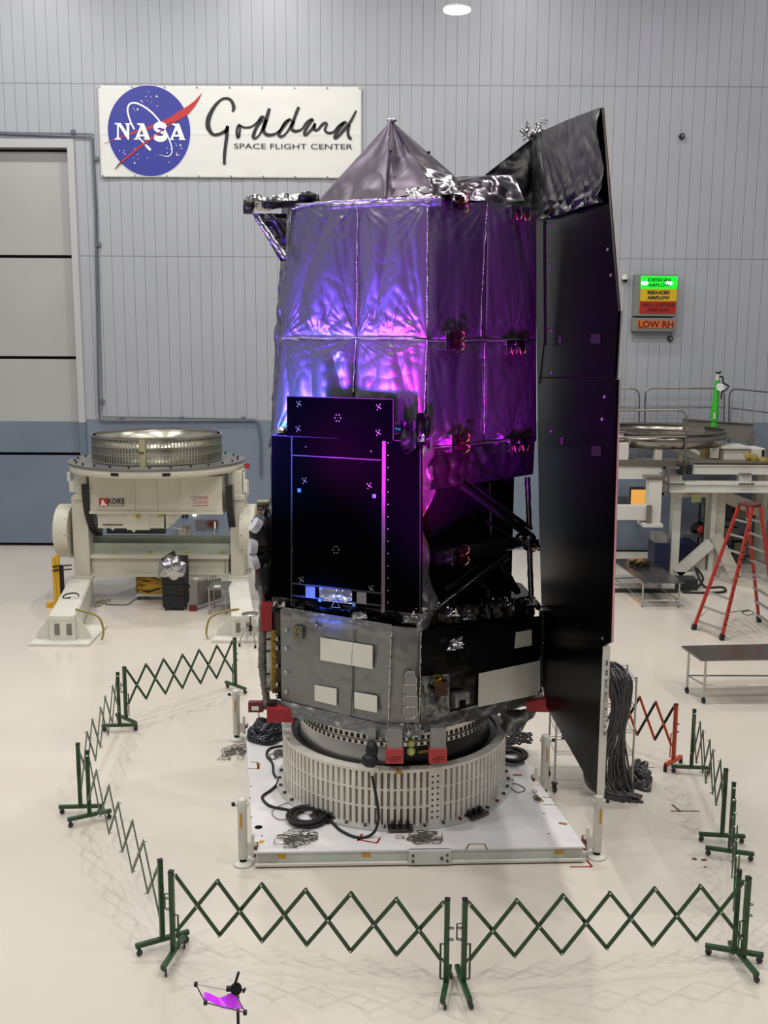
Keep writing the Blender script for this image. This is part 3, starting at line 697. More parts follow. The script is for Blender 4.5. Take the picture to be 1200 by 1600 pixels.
# ---- pointed aperture cover
T = onY(611, 188, 14.35); a0 = lf(496, 318); a1 = lf(603, 309); a2 = onY(690, 305, 13.2); a3 = onY(712, 276, 15.0)
a4 = onY(820, 314, 14.4); a5 = onY(803, 273, 15.0); a6 = onY(742, 283, 14.6); bk1 = Vector((-1.4, 16.3, 8.5)); bk2 = Vector((1.3, 16.9, 8.5))
cover_m = mat('cover_foil', (92, 84, 94), .38, .85, bump=('crease', 2.5, .06, .05))
def tri(p, q, r, sd, amp=.03, m=cover_m, nu=40, nv=60, pil=-.05):
    n = (q-p).cross(r-p).normalized()
    if n.y > 0: n = -n
    fn = crumple(sd, amp, 1.6)
    return sheet([p, q, r, r], n, nu, nv, lambda u, v, P_: fn(u, v, P_)*(1-v)+pil*math.sin(math.pi*u)*math.sin(math.pi*v)).build('cover_facet', m, cov)
b = MB(); b.prism([a0+Vector((0, .2, -.05)), a2+Vector((0, .3, -.05)), a4+Vector((-.1, .2, -.3)), bk2, bk1], (0, 0, .02)); cov = b.build('aperture_cover', foil_dark, tel)
am = onY(680, 300, 13.3)
tri(a0, a1, T, 1.2, .025); tri(a1, am, T, 2.2, .03); ridge_ = onY(650, 262, 14.0)
tri(am, a3, T, 3.7, .05); sheet([onY(676, 304, 13.22), onY(704, 304, 13.2), onY(716, 277, 14.2), onY(652, 258, 13.95)], (0, -1, .4), 30, 30, crumple(4.1, .08, 1.6, .06)).build('cover_skirt', foil_dark, cov); tri(a0, bk1, T, 5); tri(bk1, bk2, T, 6); tri(bk2, a3, T, 7)
seam_pts = [a1*(1-t)+T*t+Vector((-.01, -.06, 0)) for t in [k/20 for k in range(21)]]
MB().tube(seam_pts, .014, 6).build('cover_seam', foil_dark, cov)
sheet([a2+Vector((0, 0, -.06)), a4, a5, a3], (0, -1, .3), 90, 30, crumple(8.8, .10, 1.6, .10)).build('cover_skirt', foil_dark, cov)
sheet([a1+Vector((0, -.03, -.04)), a2+Vector((0, -.04, -.05)), onY(690, 300, 13.25), onY(604, 283, 13.9)], (0, -1, .3), 50, 12, crumple(6.8, .06, 3, .05)).build('cover_skirt', foil_bright, cov)
sheet([a5, bk2, bk2+Vector((-.3, 0, .2)), a3], (0, 0, 1), 20, 10, crumple(2, .05)).build('cover_skirt', foil, cov)
MB().ball(T+Vector((.01, 0, 0)), .05, 10, (1.4, 1, .7)).build('cover_tip', foil_bright, cov)
for x, y in ((610, 236), (670, 238), (645, 265)): MB().ball(onY(x, y, 13.95), .022, 8).build('button', black, cov)
# ---- folded boom at upper left
bm = MB()
def boom(u, v):
    x = 384+114*u; a = v*2*math.pi; cpt = onY(x, 318-5*u, 14.5); r = .085+.02*noise.noise((u*9, 1, 1))
    p = cpt+Vector((0, math.cos(a)*r*1.6, math.sin(a)*r)); k = (abs(noise.noise(p*6))-.2)*.06
    return p+Vector((0, math.cos(a), math.sin(a)))*k
bm.grid(boom, 60, 20); bo = bm.build('folded_boom', foil_bright, tel)
b = MB(); b.beam(onY(412, 322, 14.4), onY(496, 316, 14.35), .1, .07); b.ball(onY(480, 308, 14.35), .10, 10, (1.3, 1, .8)); b.ball(onY(425, 318, 14.3), .09, 10, (1.4, 1, .8)); b.build('boom_wrap', foil_black, bo)
b = MB(); b.ball(onY(389, 320, 14.35), .10, 10, (.8, 1, 1.2)); b.box(onY(388, 328, 14.35), (.12, .14, .1)); b.build('boom_hinge', dark_steel, bo)
b = MB(); b.rod(onY(402, 340, 14.25), onY(446, 402, 14.25), .045, 12); b.build('boom_strut', foil_bright, bo)
b = MB(); b.grid(lambda u, v: (lambda p: p+Vector((0, (abs(noise.noise(p*5))-.3)*.2, 0)))(onY(394+54*u+(1-v)*0, 334, 14.45)*(1-v)+onY(438+8*u, 408, 14.45)*v), 20, 24); b.build('boom_web', foil_dark, bo)
# ---- black radiator panels
RAD = VP((.47, 13.0), (-1.58, 13.92))
ra = RAD.at; NRD = RAD.N*-1 if RAD.N.y > 0 else RAD.N
def slab(pts, P_, N, th, name, m, par, off=0.0, bevel=.004):
    return MB().prism([P_(x, y)+N*off for x, y in pts], -N*th).build(name, m, par, bevel=bevel)
big = slab([(424, 932), (657, 960), (657, 690), (424, 680)], ra, NRD, .07, 'radiator', black_panel, tel)
edge_m = mat('panel_trim', (70, 68, 78), .4, .9)
def strip(a, c2, w, name='trim_strip', m=edge_m, par=big, P_=ra, N=NRD, th=.012):
    p = P_(*a)+N*(th/2); q = P_(*c2)+N*(th/2); return MB().beam(p, q, w, th, N).build(name, m, par)
strip((456.5, 681), (456, 946), .016); strip((600.5, 688), (599, 957), .05, m=mat('rail_grey', (120, 110, 120), .35, .8)); strip((457, 711), (599, 719), .014)
strip((456, 911), (597, 927), .022); strip((456, 930), (597, 946), .022); strip((597, 927), (597, 946), .022); strip((424, 680), (657, 690), .012); strip((657, 690), (657, 960), .012)
for x, m_ in ((485, alu), (565, alu)):
    yo = 911+(x-456)*.113; slab([(x-7, yo+19), (x+8, yo+20.7), (x+8, yo+2.7), (x-7, yo+1)], ra, NRD, .01, 'foil_square', mat('dull_square', (128, 126, 130), .45, .3), big, .014)
sheet([ra(499, 938), ra(550, 944), ra(550, 922), ra(499, 916)], NRD, 30, 14, crumple(2, .01, 6, .03)).build('foil_window', foil_bright, big)
for x, y in ((500, 937), (553, 944)): slab([(x-2, y+3), (x+3, y+3.4), (x+3, y-2), (x-2, y-2.4)], ra, NRD, .012, 'tab', mat('tab_blue', (96, 150, 220), .4), big, .016)
MB().tube([ra(519, 948)+NRD*.02, ra(526, 935)+NRD*.03, ra(532, 949)+NRD*.02], .008, 6, True).build('lift_loop', alu, big)
for x, y in ((468, 766), (585, 775)): slab([(x-2.6, y+3), (x+3, y+3.2), (x+3, y-3), (x-2.6, y-3.2)], ra, NRD, .012, 'tab', mat('tab_blue', (96, 150, 220), .4), big, .014)
dotm = mat('target_dot', (150, 148, 156), .5)
def dots(x, y, kind, par, P_, N, off=.004):
    b = MB(); pts = [(6*math.cos(k*math.pi/3)*.75, 6*math.sin(k*math.pi/3)*.9) for k in range(6)] if kind == 'ring' else [(0, 0), (3, 2), (-3, -3), (2, -4), (-2, 4)]
    for dx, dy in pts: b.disc(P_(x+dx, y+dy)+N*off, .0085 if (dx or kind == 'ring') else .014, N, .006, 8)
    b.build('target_marker', dotm, par)
dots(525, 859, 'ring', big, ra, NRD)
for x, y in ((476, 751), (577, 759), (471, 906), (580, 920)): dots(x, y, 'x', big, ra, NRD)
b = MANY()
for k in range(14): b.disc(ra(606.5, 692+k*19.2)+NRD*.004, .008, NRD, .008, 8)
for x, y in ((478, 698), (580, 705), (457, 860), (598, 777)): b.disc(ra(x, y)+NRD*.004, .009, NRD, .008, 8)
b.build('rivet', dotm, big)
up = VP((.47, 12.9), (-1.58, 13.82)); ua = up.at
sm = slab([(448, 681), (615, 690), (615, 624), (448, 619)], ua, NRD, .04, 'radiator', black_panel, tel)
strip((448, 619), (615, 624), .01, par=sm, P_=ua); strip((615, 624), (615, 688), .012, par=sm, P_=ua)
for x, y in ((467, 631), (592, 636), (466, 670), (591, 676)): dots(x, y, 'x', sm, ua, NRD)
dots(528, 653, 'ring', sm, ua, NRD)
b = MB(); b.ball(onY(441, 674, 13.95), .08, 10, (1.3, 1, .9)); b.build('foil_knot', foil_bright, tel)
# ---- open truss under the right face
tr = MB()
tp = VP((.52, 13.22), (2.08, 14.5)); ta = tp.at
def strut(a, c2, r, m=foil_black, off=0.0, name='truss_strut'):
    p = ta(*a)+Vector((0, off, 0)); q = ta(*c2)+Vector((0, off, 0)); n = 14
    pts = [p*(1-k/n)+q*(k/n)+Vector((noise.noise((k*.8, a[0], 1))*.012, 0, noise.noise((k*.8, a[1], 4))*.012)) for k in range(n+1)]
    return MB().tube(pts, [r*(1+.25*noise.noise((k*1.7, a[0], 9))) for k in range(n+1)], 9).build(name, m, tel)
strut((719, 756), (824, 834), .06); strut((736, 757), (830, 826), .03, foil_dark)
strut((682, 872), (800, 848), .10, foil_black); strut((800, 850), (826, 846), .07, foil_dark)
strut((676, 958), (792, 868), .055, foil_black); strut((679, 952), (790, 866), .018, foil_dark, -.06)
strut((695, 926), (748, 886), .05, foil_black, .1)
strut((824, 745), (827, 825), .04, foil_dark); strut((827, 850), (830, 935), .04, foil_dark)
strut((767, 757), (769, 842), .022, foil_dark, .15); strut((700, 760), (752, 850), .05, foil_black, .5); strut((784, 885), (812, 932), .055, foil_black, .25)
strut((760, 815), (812, 848), .02, foil_dark); strut((760, 880), (770, 930), .05, foil_black, .5)
b = MB()
for k in range(4): b.tube([ta(738+k*3, 938), ta(757+k*2, 932), ta(760+k*1.5, 920+k), ta(748+k*3, 916-k)], .01, 6)
b.build('cable_loop', foil_dark, tel)
b = MB(); b.ball(ta(826, 846), .13, 12, (.9, 1, 1.1)); b.ball(ta(814, 842), .09, 10); b.build('truss_node', foil_dark, tel)
q = sheet([ta(670, 978), ta(836, 960), ta(834, 930), ta(672, 952)], (0, -1, .4), 90, 24, crumple(4.6, .12, 4, .10)); q.build('bundled_foil', foil_black, tel)
for x, y, s in ((700, 957, 1), (722, 962, .8), (780, 940, .9), (825, 940, .9), (795, 948, .7), (690, 945, .6)):
    p = ta(x, y); sheet([p+Vector((-.16*s, -.05, -.06)), p+Vector((.16*s, .0, -.05)), p+Vector((.12*s, .0, .07)), p+Vector((-.1*s, 0, .05))], (0, -1, .3), 16, 10, crumple(x, .1, 7)).build('crumpled_foil', foil_bright, tel)
# ---- latch brackets with wire loops on the right face
def bracket(x, y, s=1.0, m=copper):
    p = rf(x, y); u = RF.t if RF.t.x > 0 else -RF.t; n = NR
    b = MB(); R_ = Matrix((u, -n, Vector((0, 0, 1)))).transposed()
    b.box(p+n*.07-u*.11*s, (.03*s, .14, .24*s), R_); b.box(p+n*.12, (.14*s, .04, .03), R_); b.box(p+n*.12+Vector((0, 0, .1*s)), (.16*s, .03, .02), R_); b.box(p+n*.12-Vector((0, 0, .1*s)), (.16*s, .03, .02), R_)
    o = b.build('latch_bracket', mat('latch_steel', (150, 146, 150), .22, 1.0), tel, bevel=.006)
    b = MB()
    for dz, k in ((.07, 1), (-.07, -1)):
        for j in range(2):
            pts = [p+n*(.15+.015*j)+u*(.06+.11*s*math.sin(t))+Vector((0, 0, dz*s+.075*s*math.cos(t)*k)) for t in [i*math.pi/10 for i in range(11)]]
            b.tube(pts, .011, 6)
    b.build('wire_loop', m, o)
    b = MB(); b.box(p+n*.10+u*.07*s, (.10*s, .08, .18*s), R_); b.build('latch_body', mat('latch_dark', (58, 30, 32), .3, .6), o)
for x, y, s in ((704, 318, .9), (697, 532, 1.0), (706, 691, 1.0), (706, 866, 1.0)): bracket(x, y, s)
def bracket2(x, y, s=1.0):
    p = rf(x, y); u = RF.t if RF.t.x > 0 else -RF.t; n = NR; R_ = Matrix((u, -n, Vector((0, 0, 1)))).transposed()
    b = MB(); b.box(p+n*.08, (.34*s, .1, .06), R_); b.box(p+n*.1+u*.08*s-Vector((0, 0, .05)), (.16*s, .1, .12*s), R_); b.box(p+n*.1-u*.13*s-Vector((0, 0, .07)), (.05, .06, .16*s), R_)
    o = b.build('latch_bracket', mat('latch_steel', (150, 146, 150), .22, 1.0), tel, bevel=.006); b = MB()
    for uu in (-.04, .12):
        pts = [p+n*.15+u*(uu*s+.06*s*math.cos(t))+Vector((0, 0, -.06-.11*s*math.sin(t))) for t in [i*math.pi/10 for i in range(11)]]
        b.tube(pts, .011, 6)
    b.build('wire_loop', copper, o)
for x, y, s in ((802, 326, 1), (795, 535, 1), (800, 687, 1.0), (824, 845, .6)): bracket2(x, y, s)
# ---- solar array
SP = VP((2.52, 11.6), (2.36, 14.6)); sa = SP.at; NS = SP.N if SP.N.x < 0 else SP.N*-1
arr = thing_part = MB().prism([sa(*p) for p in ((932, 1243), (942, 1010), (951, 1004), (963, 594), (960, 588), (966, 486), (940, 168), (835, 213), (838, 500), (842, 800), (850, 1098))], -NS*.03).build('solar_array', solar, tel)
def espan(pts, w, m, off=0.0, name='panel_edge'):
    b = MB()
    for i in range(len(pts)-1):
        p = sa(*pts[i])-NS*off; q = sa(*pts[i+1])-NS*off; d = (q-p)
        b.prism([p, q, q-NS*w, p-NS*w], Vector((0, .03, 0)))
    return b.build(name, m, arr)
espan([(951, 1004), (962.5, 592)], .055, edge_pink); espan([(959.5, 588), (966, 486), (940, 168)], .05, edge_pink)
espan([(933, 1243), (942.5, 1010)], .085, white_paint)
b = MB(); p = sa(942, 1008); b.beam(p-NS*.05, sa(938, 1150)-NS*.05, .03, .02); b.build('edge_post', foil_bright, arr)
strip((848, 1000), (948, 1000), .01, 'panel_gap', void, arr, sa, NS); strip((843, 590), (961, 590), .02, 'panel_gap', void, arr, sa, NS)
b = MANY()
for x, y in ((860, 350), (853, 400), (860, 416), (857, 516), (861, 516), (862, 582), (853, 348), (861, 674), (853, 735), (941, 655), (945, 620), (942, 998), (950, 390), (955, 430)): b.disc(sa(x, y)+NS*.006, .018, NS, .012, 8)
b.build('panel_stud', dotm, arr)
for x, y, h in ((875, 530, 12), (878, 689, 12)): slab([(x-1.5, y+h/2), (x+1.5, y+h/2), (x+1.5, y-h/2), (x-1.5, y-h/2)], sa, NS, .01, 'panel_vent', mat('dim_grey', (60, 56, 60), .5), arr, .008)
for x, y in ((932, 705), (931, 530)): slab([(x-7, y+7), (x+7, y+7), (x+7, y-8), (x-7, y-8)], sa, NS, .01, 'copper_patch', mat('copper_patch', (24, 15, 17), .5), arr, .008)
# black blanket over the top of the array
top_e = [(940, 168), (888, 188), (845, 207), (835, 213)]; bot_e = [(951, 316), (925, 322), (890, 334), (862, 342), (835, 345)]
def blk(u, v):
    def lp(P_, t):
        k = t*(len(P_)-1); i = min(int(k), len(P_)-2); f = k-i; return (P_[i][0]*(1-f)+P_[i+1][0]*f, P_[i][1]*(1-f)+P_[i+1][1]*f)
    a_, b__ = lp(top_e, u), lp(bot_e, u); p = sa(a_[0]*(1-v)+b__[0]*v, a_[1]*(1-v)+b__[1]*v)
    q = Vector((u*9+v*.8, v*1.6, 3)); k = abs(noise.noise(q))*.09*min(1, v*8)+abs(noise.noise(q*2.7))*.03+v**6*abs(noise.noise(p*7))*.2
    return p+NS*(.02+k)
MB().grid(blk, 90, 60).build('black_blanket', foil_black, arr)
f2a, f2b, f2c, f2d = sa(835, 213), onY(758, 273, 16.6), onY(762, 330, 16.6), sa(835, 345)
sheet([f2d, f2c, f2b, f2a], (0, -1, 0), 40, 30, crumple(5, .08, 2.2, .05)).build('black_blanket', foil_black, arr)
b = MB()
for k in range(26):
    x = 818+34*random.random(); y = 222-18*random.random()-(x-818)*.35; p = sa(max(x, 836), y)+Vector((-(836-x)*.010 if x < 836 else 0, -.05, 0))
    b.tube([p, p+Vector((random.uniform(-.08, .08), random.uniform(-.05, .05), random.uniform(.02, .12))), p+Vector((random.uniform(-.1, .1), 0, random.uniform(-.05, .1)))], .014, 5)
b.build('cable_cluster', foil_bright, arr)
strut2 = MB().rod(onY(851, 345, 14.9), onY(852, 540, 14.9), .02, 8).build('hinge_rod', dark_steel, arr)
strip((843, 600), (850, 535), .03, 'hinge_strap', mat('violet_strap', (70, 66, 120), .4), arr, sa, NS)
# ================================================================== SPACECRAFT BUS
B0, B1, B2, B3 = onZ(433, 1097, 1.65), onZ(606, 1142, 1.65), onZ(656, 1141, 1.65), onZ(842, 1083, 1.65)
zt = 3.02
bus_poly = [(B1.x, B1.y), (B0.x, B0.y), (-1.95, 15.6), (-1.2, 16.8), (1.1, 17.0), (2.2, 16.0), (B3.x, B3.y), (B2.x, B2.y)]
hull([(.3+(p[0]-.3)*.95, 15.1+(p[1]-15.1)*.95) for p in bus_poly], 1.60, zt-.03, 'bus', void)
b = MB(); b.prism([V2((.3+(p[0]-.3)*.99, 15.1+(p[1]-15.1)*.99), zt-.05) for p in bus_poly], (0, 0, .05)); b.build('bus_deck', foil_black, tel)
BL = VP((B1.x, B1.y), (B0.x, B0.y)); BR = VP((B2.x, B2.y), (B3.x, B3.y)); BC = VP((B1.x, B1.y), (B2.x, B2.y))
fN = lambda P_: P_.N*-1 if P_.N.y > 0 else P_.N
NBL, NBR, NBC = fN(BL), fN(BR), fN(BC)
silver = mat('bus_silver', (136, 137, 136), .4, .72, bump=('crease', 5, .22, .03))
sheet([BL.at(440, 1098), BL.at(606, 1140), BL.at(612, 980), BL.at(438, 952)], NBL, 90, 70, crumple(1.7, .014, 2.6, .03)).build('bus_blanket', silver, tel)
sheet([BC.at(606, 1140), BC.at(656, 1140), BC.at(658, 982), BC.at(610, 978)], NBC, 40, 70, crumple(2.7, .014, 2.6, .06)).build('bus_blanket', silver, tel)
sheet([BR.at(656, 1132), BR.at(846, 1084), BR.at(846, 962), BR.at(658, 985)], NBR, 90, 70, crumple(3.7, .02, 2.4, .02)).build('bus_blanket', foil_black, tel)
sheet([BR.at(655, 1136), BR.at(700, 1122), BR.at(700, 1052), BR.at(655, 1056)], NBR, 26, 26, lambda u, v, p: .03+crumple(6, .05, 5)(u, v, p)).build('bus_blanket', silver, tel)
# flared hem
def hem(P_, x0, y0, x1, y1, N, sd):
    sheet([P_.at(x0, y0+19, .0)+N*.06, P_.at(x1, y1+19)+N*.06, P_.at(x1, y1), P_.at(x0, y0)], N, 70, 8, lambda u, v, p: .02+.03*noise.noise((u*9, v*2, sd))+crumple(sd, .02, 6)(u, v, p)).build('bus_hem', silver, tel)
hem(BL, 433, 1092, 607, 1133, NBL, 1); hem(BC, 605, 1130, 658, 1130, NBC, 2); hem(BR, 656, 1124, 845, 1074, NBR, 3)
seam([(552, 985), (548, 1128)], lambda x, y, o=0: BL.at(x, y), .016, .05, silver)
seam([(612, 985), (606, 1135)], lambda x, y, o=0: BL.at(x, y), .018, .04, foil_bright)
seam([(658, 985), (655, 1125)], lambda x, y, o=0: BR.at(x, y), .018, .04, foil_bright)
seam([(664, 998), (845, 962)], lambda x, y, o=0: BR.at(x, y), .012, .03, void)
# top flap of the left face
sheet([BL.at(440, 968), BL.at(612, 1000), BL.at(612, 976), BL.at(440, 948)], NBL+Vector((0, 0, .5)), 70, 12, crumple(8.2, .03, 4, .05)).build('bus_flap', silver, tel)
def tile(P_, N, pts, off=.05):
    slab(pts, P_.at, N, .012, 'radiator_tile', label_white, tel, off, 0)
tile(BL, NBL, [(504, 1030), (585, 1044), (585, 1008), (504, 995)]); tile(BL, NBL, [(495, 1093), (529, 1101), (529, 1075), (495, 1069)]); tile(BL, NBL, [(557, 1105), (592, 1112), (592, 1086), (557, 1080)])
tile(BR, NBR, [(801, 1012), (827, 1007), (827, 983), (803, 987)]); tile(BR, NBR, [(743, 1103), (839, 1083), (839, 1031), (744, 1051)], .06)
b = MANY()
for y in (984, 1013, 1050, 1080): b.disc(BL.at(448.5, y)+NBL*.03, .024, NBL, .012, 14)
for y in (1003, 1036): b.disc(BR.at(847.5, y)+NBR*.04, .024, NBR, .012, 14)
bw = b.build('blanket_washer', mat('washer_white', (216, 216, 214), .4), tel)
b = MANY()
for y in (984, 1013, 1050, 1080): b.disc(BL.at(448.5, y)+NBL*.04, .008, NBL, .014, 8)
b.build('washer_hole', black, bw)
pb = slab([(462, 996), (476, 998), (476, 978), (462, 976)], BL.at, NBL, .03, 'connector_plate', mat('plate_drab', (110, 112, 96), .4, .5), tel, .05)
b = MANY()
for x, y in ((466, 983), (472, 984), (466, 991)): b.disc(BL.at(x, y)+NBL*.055, .02, NBL, .02, 10)
b.build('connector', gold, pb)
b = MB(); b.lohi(B3+Vector((-.02, .02, .0)), B3+Vector((.08, .10, 1.30))); b.build('corner_post', foil_black, tel)
b = MB(); b.ball(B3+Vector((.03, 0, 1.3)), .08, 10, (1.6, 1, .6)); b.ball(B3+Vector((.0, -.05, .06)), .07, 10); b.build('corner_fitting', foil_bright, tel)
# hatch shape on the front chamfer
b = MB(); pc = BC.at; outl = [(630, 1114), (634, 1119), (645, 1119), (650, 1114), (650, 1058), (646, 1046), (634, 1046), (630, 1058)]
b.prism([pc(x, y)+NBC*.10 for x, y in outl], -NBC*.06); ht = b.build('hatch_blanket', foil_flat, tel, bevel=.01)
MB().tube([pc(x, y)+NBC*.10 for x, y in outl], .012, 6, True).build('hatch_tape', foil_bright, ht)
for y in (1066, 1084, 1101): MB().rod(pc(631, y)+NBC*.104, pc(649, y)+NBC*.104, .006, 6).build('hatch_tape', foil_bright, ht)
b = MB()                                               # thruster bracket nook with gold wires
for k in range(14): b.tube([BR.at(676+random.uniform(-8, 10), 1058+random.uniform(-8, 10))+NBR*(.08+.05*random.random()) for _ in range(4)], .008, 5)
b.build('gold_wiring', gold, tel)
b = MB(); b.box(BR.at(682, 1072)+NBR*.08, (.16, .12, .2)); b.build('thruster_block', mat('copper_brown', (70, 44, 34), .35, .6), tel)
sheet([BR.at(690, 1014), BR.at(716, 1010), BR.at(714, 992), BR.at(696, 996)], NBR, 18, 14, lambda u, v, p: .10+crumple(5, .12, 7)(u, v, p)).build('crumpled_foil', foil_bright, tel)
slab([(704, 1104), (726, 1096), (726, 1078), (704, 1081)], BR.at, NBR, .1, 'side_scoop', foil_flat, tel, .1); slab([(710, 1104), (719, 1101), (719, 1090), (710, 1092)], BR.at, NBR, .02, 'scoop_mouth', void, tel, .115)
# legs with red covers in front of the ring
def leg(x0, x1, y1, yr0, yr1, Y):
    a = onY((x0+x1)/2, yr0, Y); z1 = 1.72; w = (onY(x1, yr0, Y)-onY(x0, yr0, Y)).x
    b = MB(); b.lohi((a.x-w/2, Y, a.z-.02), (a.x+w/2, Y+.16, z1)); o = b.build('leg', foil_flat, tel, bevel=.01)
    zb = onY(x0, yr1, Y).z; b = MB(); b.lohi((a.x-w/2-.015, Y-.015, zb), (a.x+w/2+.015, Y+.175, a.z)); rc = b.build('red_cover', redcover2, o, bevel=.006)
    b = MB()
    for k in range(3):
        ww = (.10, .16, .12)[k]; b.lohi((a.x-ww/2+.02*(k-1), Y-.019, zb+.035+.03*k), (a.x+ww/2+.02*(k-1), Y-.015, zb+.043+.03*k))
    b.build('stencil_line', mat('stencil_brown', (96, 24, 24), .6), rc)
leg(604, 629, 1140, 1170, 1193, 13.06); leg(672, 697, 1136, 1170, 1193, 13.10)
b = MB(); b.lohi(onY(574, 1172, 13.12), onY(587, 1137, 13.12)+Vector((0, .1, 0))); w1 = b.build('umbilical', foil_flat, tel)
b = MB(); b.ball(onY(581, 1172, 13.08), .11, 12, (.8, .8, 1.1)); b.ball(onY(578, 1188, 13.06), .12, 12, (1.0, .8, .8)); b.build('umbilical_wrap', rubber, w1)
b = MB(); b.disc(onY(582, 1205, 13.02), .03, (0, 0, 1), .12, 12); b.build('plug', brushed, w1)
b = MANY()
for z in (1.35, 1.47): b.ball((.38, 13.22, z), .06, 10)
b.build('green_tape', mat('lime_tape', (196, 205, 120), .5), tel)
# red covers at the sides
def redbox(x0, y0, x1, y1, Y, d=.2, name='red_cover', m=redcover):
    b = MB(); rect(b, x0, y0, x1, y1, Y, Y+d); return b.build(name, m, tel, bevel=.006)
r1 = redbox(408, 945, 425, 986, 14.5); redbox(417, 1108, 460, 1129, 14.05, .3); r3 = redbox(399, 887, 407, 923, 14.9)
q = [onY(821, 1098, 14.45), onY(824, 1112, 14.45), onY(860, 1113, 14.4), onY(853, 1092, 14.4)]
MB().prism(q, (0, .12, 0)).build('red_cover', redcover, tel)
rb = MB(); rect(rb, 388, 1098, 411, 1113, 14.2, 14.3); tg = rb.build('red_tag_box', mat('maroon_metal', (98, 30, 36), .4), tel)
rb = MB(); rect(rb, 393, 1104, 404, 1110, 14.19, 14.2); rb.build('tag_label', label_white, tg)
rb = MB(); rb.tube([onY(404, 1112, 14.2), onY(405, 1125, 14.2), onY(409, 1132, 14.25)], .008, 6); rb.beam(onY(405, 1105, 14.25), onY(420, 1106, 14.25), .03, .05); rb.build('tag_wire', wire_grey, tg)
rb = MB(); rect(rb, 417, 1098, 430, 1108, 14.15, 14.3); rb.build('bracket_block', black, tel)
# equipment along the left side of the bus: foil duct, clips, star trackers
def duct(u, v):
    pts = [(411, 915), (410, 990), (409, 1040), (413, 1070), (418, 1105)]; k = v*4; i = min(int(k), 3); f = k-i
    x = pts[i][0]*(1-f)+pts[i+1][0]*f; y = pts[i][1]*(1-f)+pts[i+1][1]*f; a = u*2*math.pi; c_ = onY(x, y, 14.75); r = .055
    return c_+Vector((math.cos(a)*r, math.sin(a)*r, 0))*(1+.4*noise.noise((u*4, v*30, 2)))
MB().grid(duct, 14, 60).build('cable_duct', mat('grey_plastic_wrap', (122, 118, 110), .3, .4, bump=('crease', 9, .6, .03)), tel)
b = MB(); rect(b, 417, 988, 424, 1080, 14.62, 14.72); rail = b.build('equipment_rail', mat('clear_film', (196, 196, 186), .25, .3, bump=('crease', 14, .6, .03)), tel)
b = MANY()
for y in (1000, 1018, 1054, 1076): rect(b, 416, y-.6, 422, y+.6, 14.58, 14.62)
b.build('rail_clip', black, rail)
b = MB(); rect(b, 425, 985, 432, 1083, 14.5, 14.6); b.build('gold_strip', gold, tel)
b = MB(); rect(b, 432, 955, 438, 1092, 14.4, 14.5); es = b.build('edge_strip', mat('bronze_dark', (72, 64, 46), .4, .5), tel)
b = MANY()
for y in (998, 1012, 1040, 1070, 1086): b.ball(onY(434, y, 14.38), .035, 8)
b.build('lace_knot', foil_bright, es)
st = MB(); st.ball(onY(414, 832, 14.9), .24, 14, (.9, .9, 1.2)); st.ball(onY(416, 905, 14.85), .22, 14, (.7, .8, 1.5)); st.ball(onY(418, 868, 14.9), .2, 12, (.8, .8, 1.3))
for v_ in range(len(st.v)):
    p = Vector(st.v[v_]); st.v[v_] = tuple(p+Vector((noise.noise(p*6), noise.noise(p*6+Vector((3, 1, 2))), noise.noise(p*6+Vector((7, 8, 9)))))*.06)
st.build('sensor_wrap', foil_black, tel)
for (x, y, dx, dz, r, ln) in ((398, 820, -.75, .6, .11, .26), (393, 854, -1, .1, .115, .34), (395, 878, -.85, -.25, .12, .26)):
    p = onY(x, y, 14.75); d = Vector((dx, -.35, dz)).normalized()
    o = MB().tube([p-d*ln, p-d*.06], [r*.8, r*.95], 18).build('star_tracker', foil_black, tel)
    MB().tube([p-d*.07, p+d*.03], r, 20).build('tracker_cap', mat('cap_white', (208, 208, 216), .45), o)
b = MB(); rect(b, 401, 798, 409, 811, 14.95, 15.1); yb_ = b.build('yellow_box', mat('ochre_box', (190, 150, 84), .5), tel)
b = MB(); rect(b, 401, 792, 418, 797, 14.95, 15.1); b.rod(onY(402, 786, 15), onY(420, 786, 15), .05); b.build('side_bracket', mat('drab_bracket', (120, 116, 92), .4, .4), tel)
sheet([onY(402, 830, 14.9), onY(424, 835, 14.7), onY(423, 795, 14.7), onY(410, 792, 14.9)], (0, -1, 0), 20, 30, crumple(3, .12, 5)).build('crumpled_foil', foil_dark, tel)
sheet([onY(424, 956, 14.3), onY(500, 964, 13.95), onY(520, 950, 13.85), onY(428, 930, 14.3)], (0, -1, .3), 50, 20, crumple(4.3, .1, 5)).build('crumpled_foil', foil_black, tel)
sheet([onY(500, 966, 13.9), onY(655, 980, 13.25), onY(655, 962, 13.3), onY(500, 948, 13.9)], (0, -1, .3), 60, 16, crumple(1.3, .1, 5)).build('crumpled_foil', foil_black, tel)
for x, y, Y_ in ((437, 944, 14.2), (502, 975, 13.8), (560, 962, 13.4), (640, 968, 13.1), (655, 955, 13.05)):
    p = onY(x, y, Y_); sheet([p+Vector((-.1, 0, -.05)), p+Vector((.12, 0, -.04)), p+Vector((.1, 0, .05)), p+Vector((-.08, 0, .05))], (0, -1, .2), 14, 8, crumple(x*.1, .1, 8)).build('crumpled_foil', foil_bright, tel)
# sagging plastic under the right corner
sg = MB(); sg.grid(lambda u, v: (lambda p: p+Vector((0, -1, 0))*(abs(noise.noise(p*4))-.2)*.3)(onY(782+60*u, 1105+38*v*math.sin(math.pi*min(1, u*.8+.25))+4, 14.5)), 30, 20)
sg.build('hanging_plastic', foil_flat, tel)
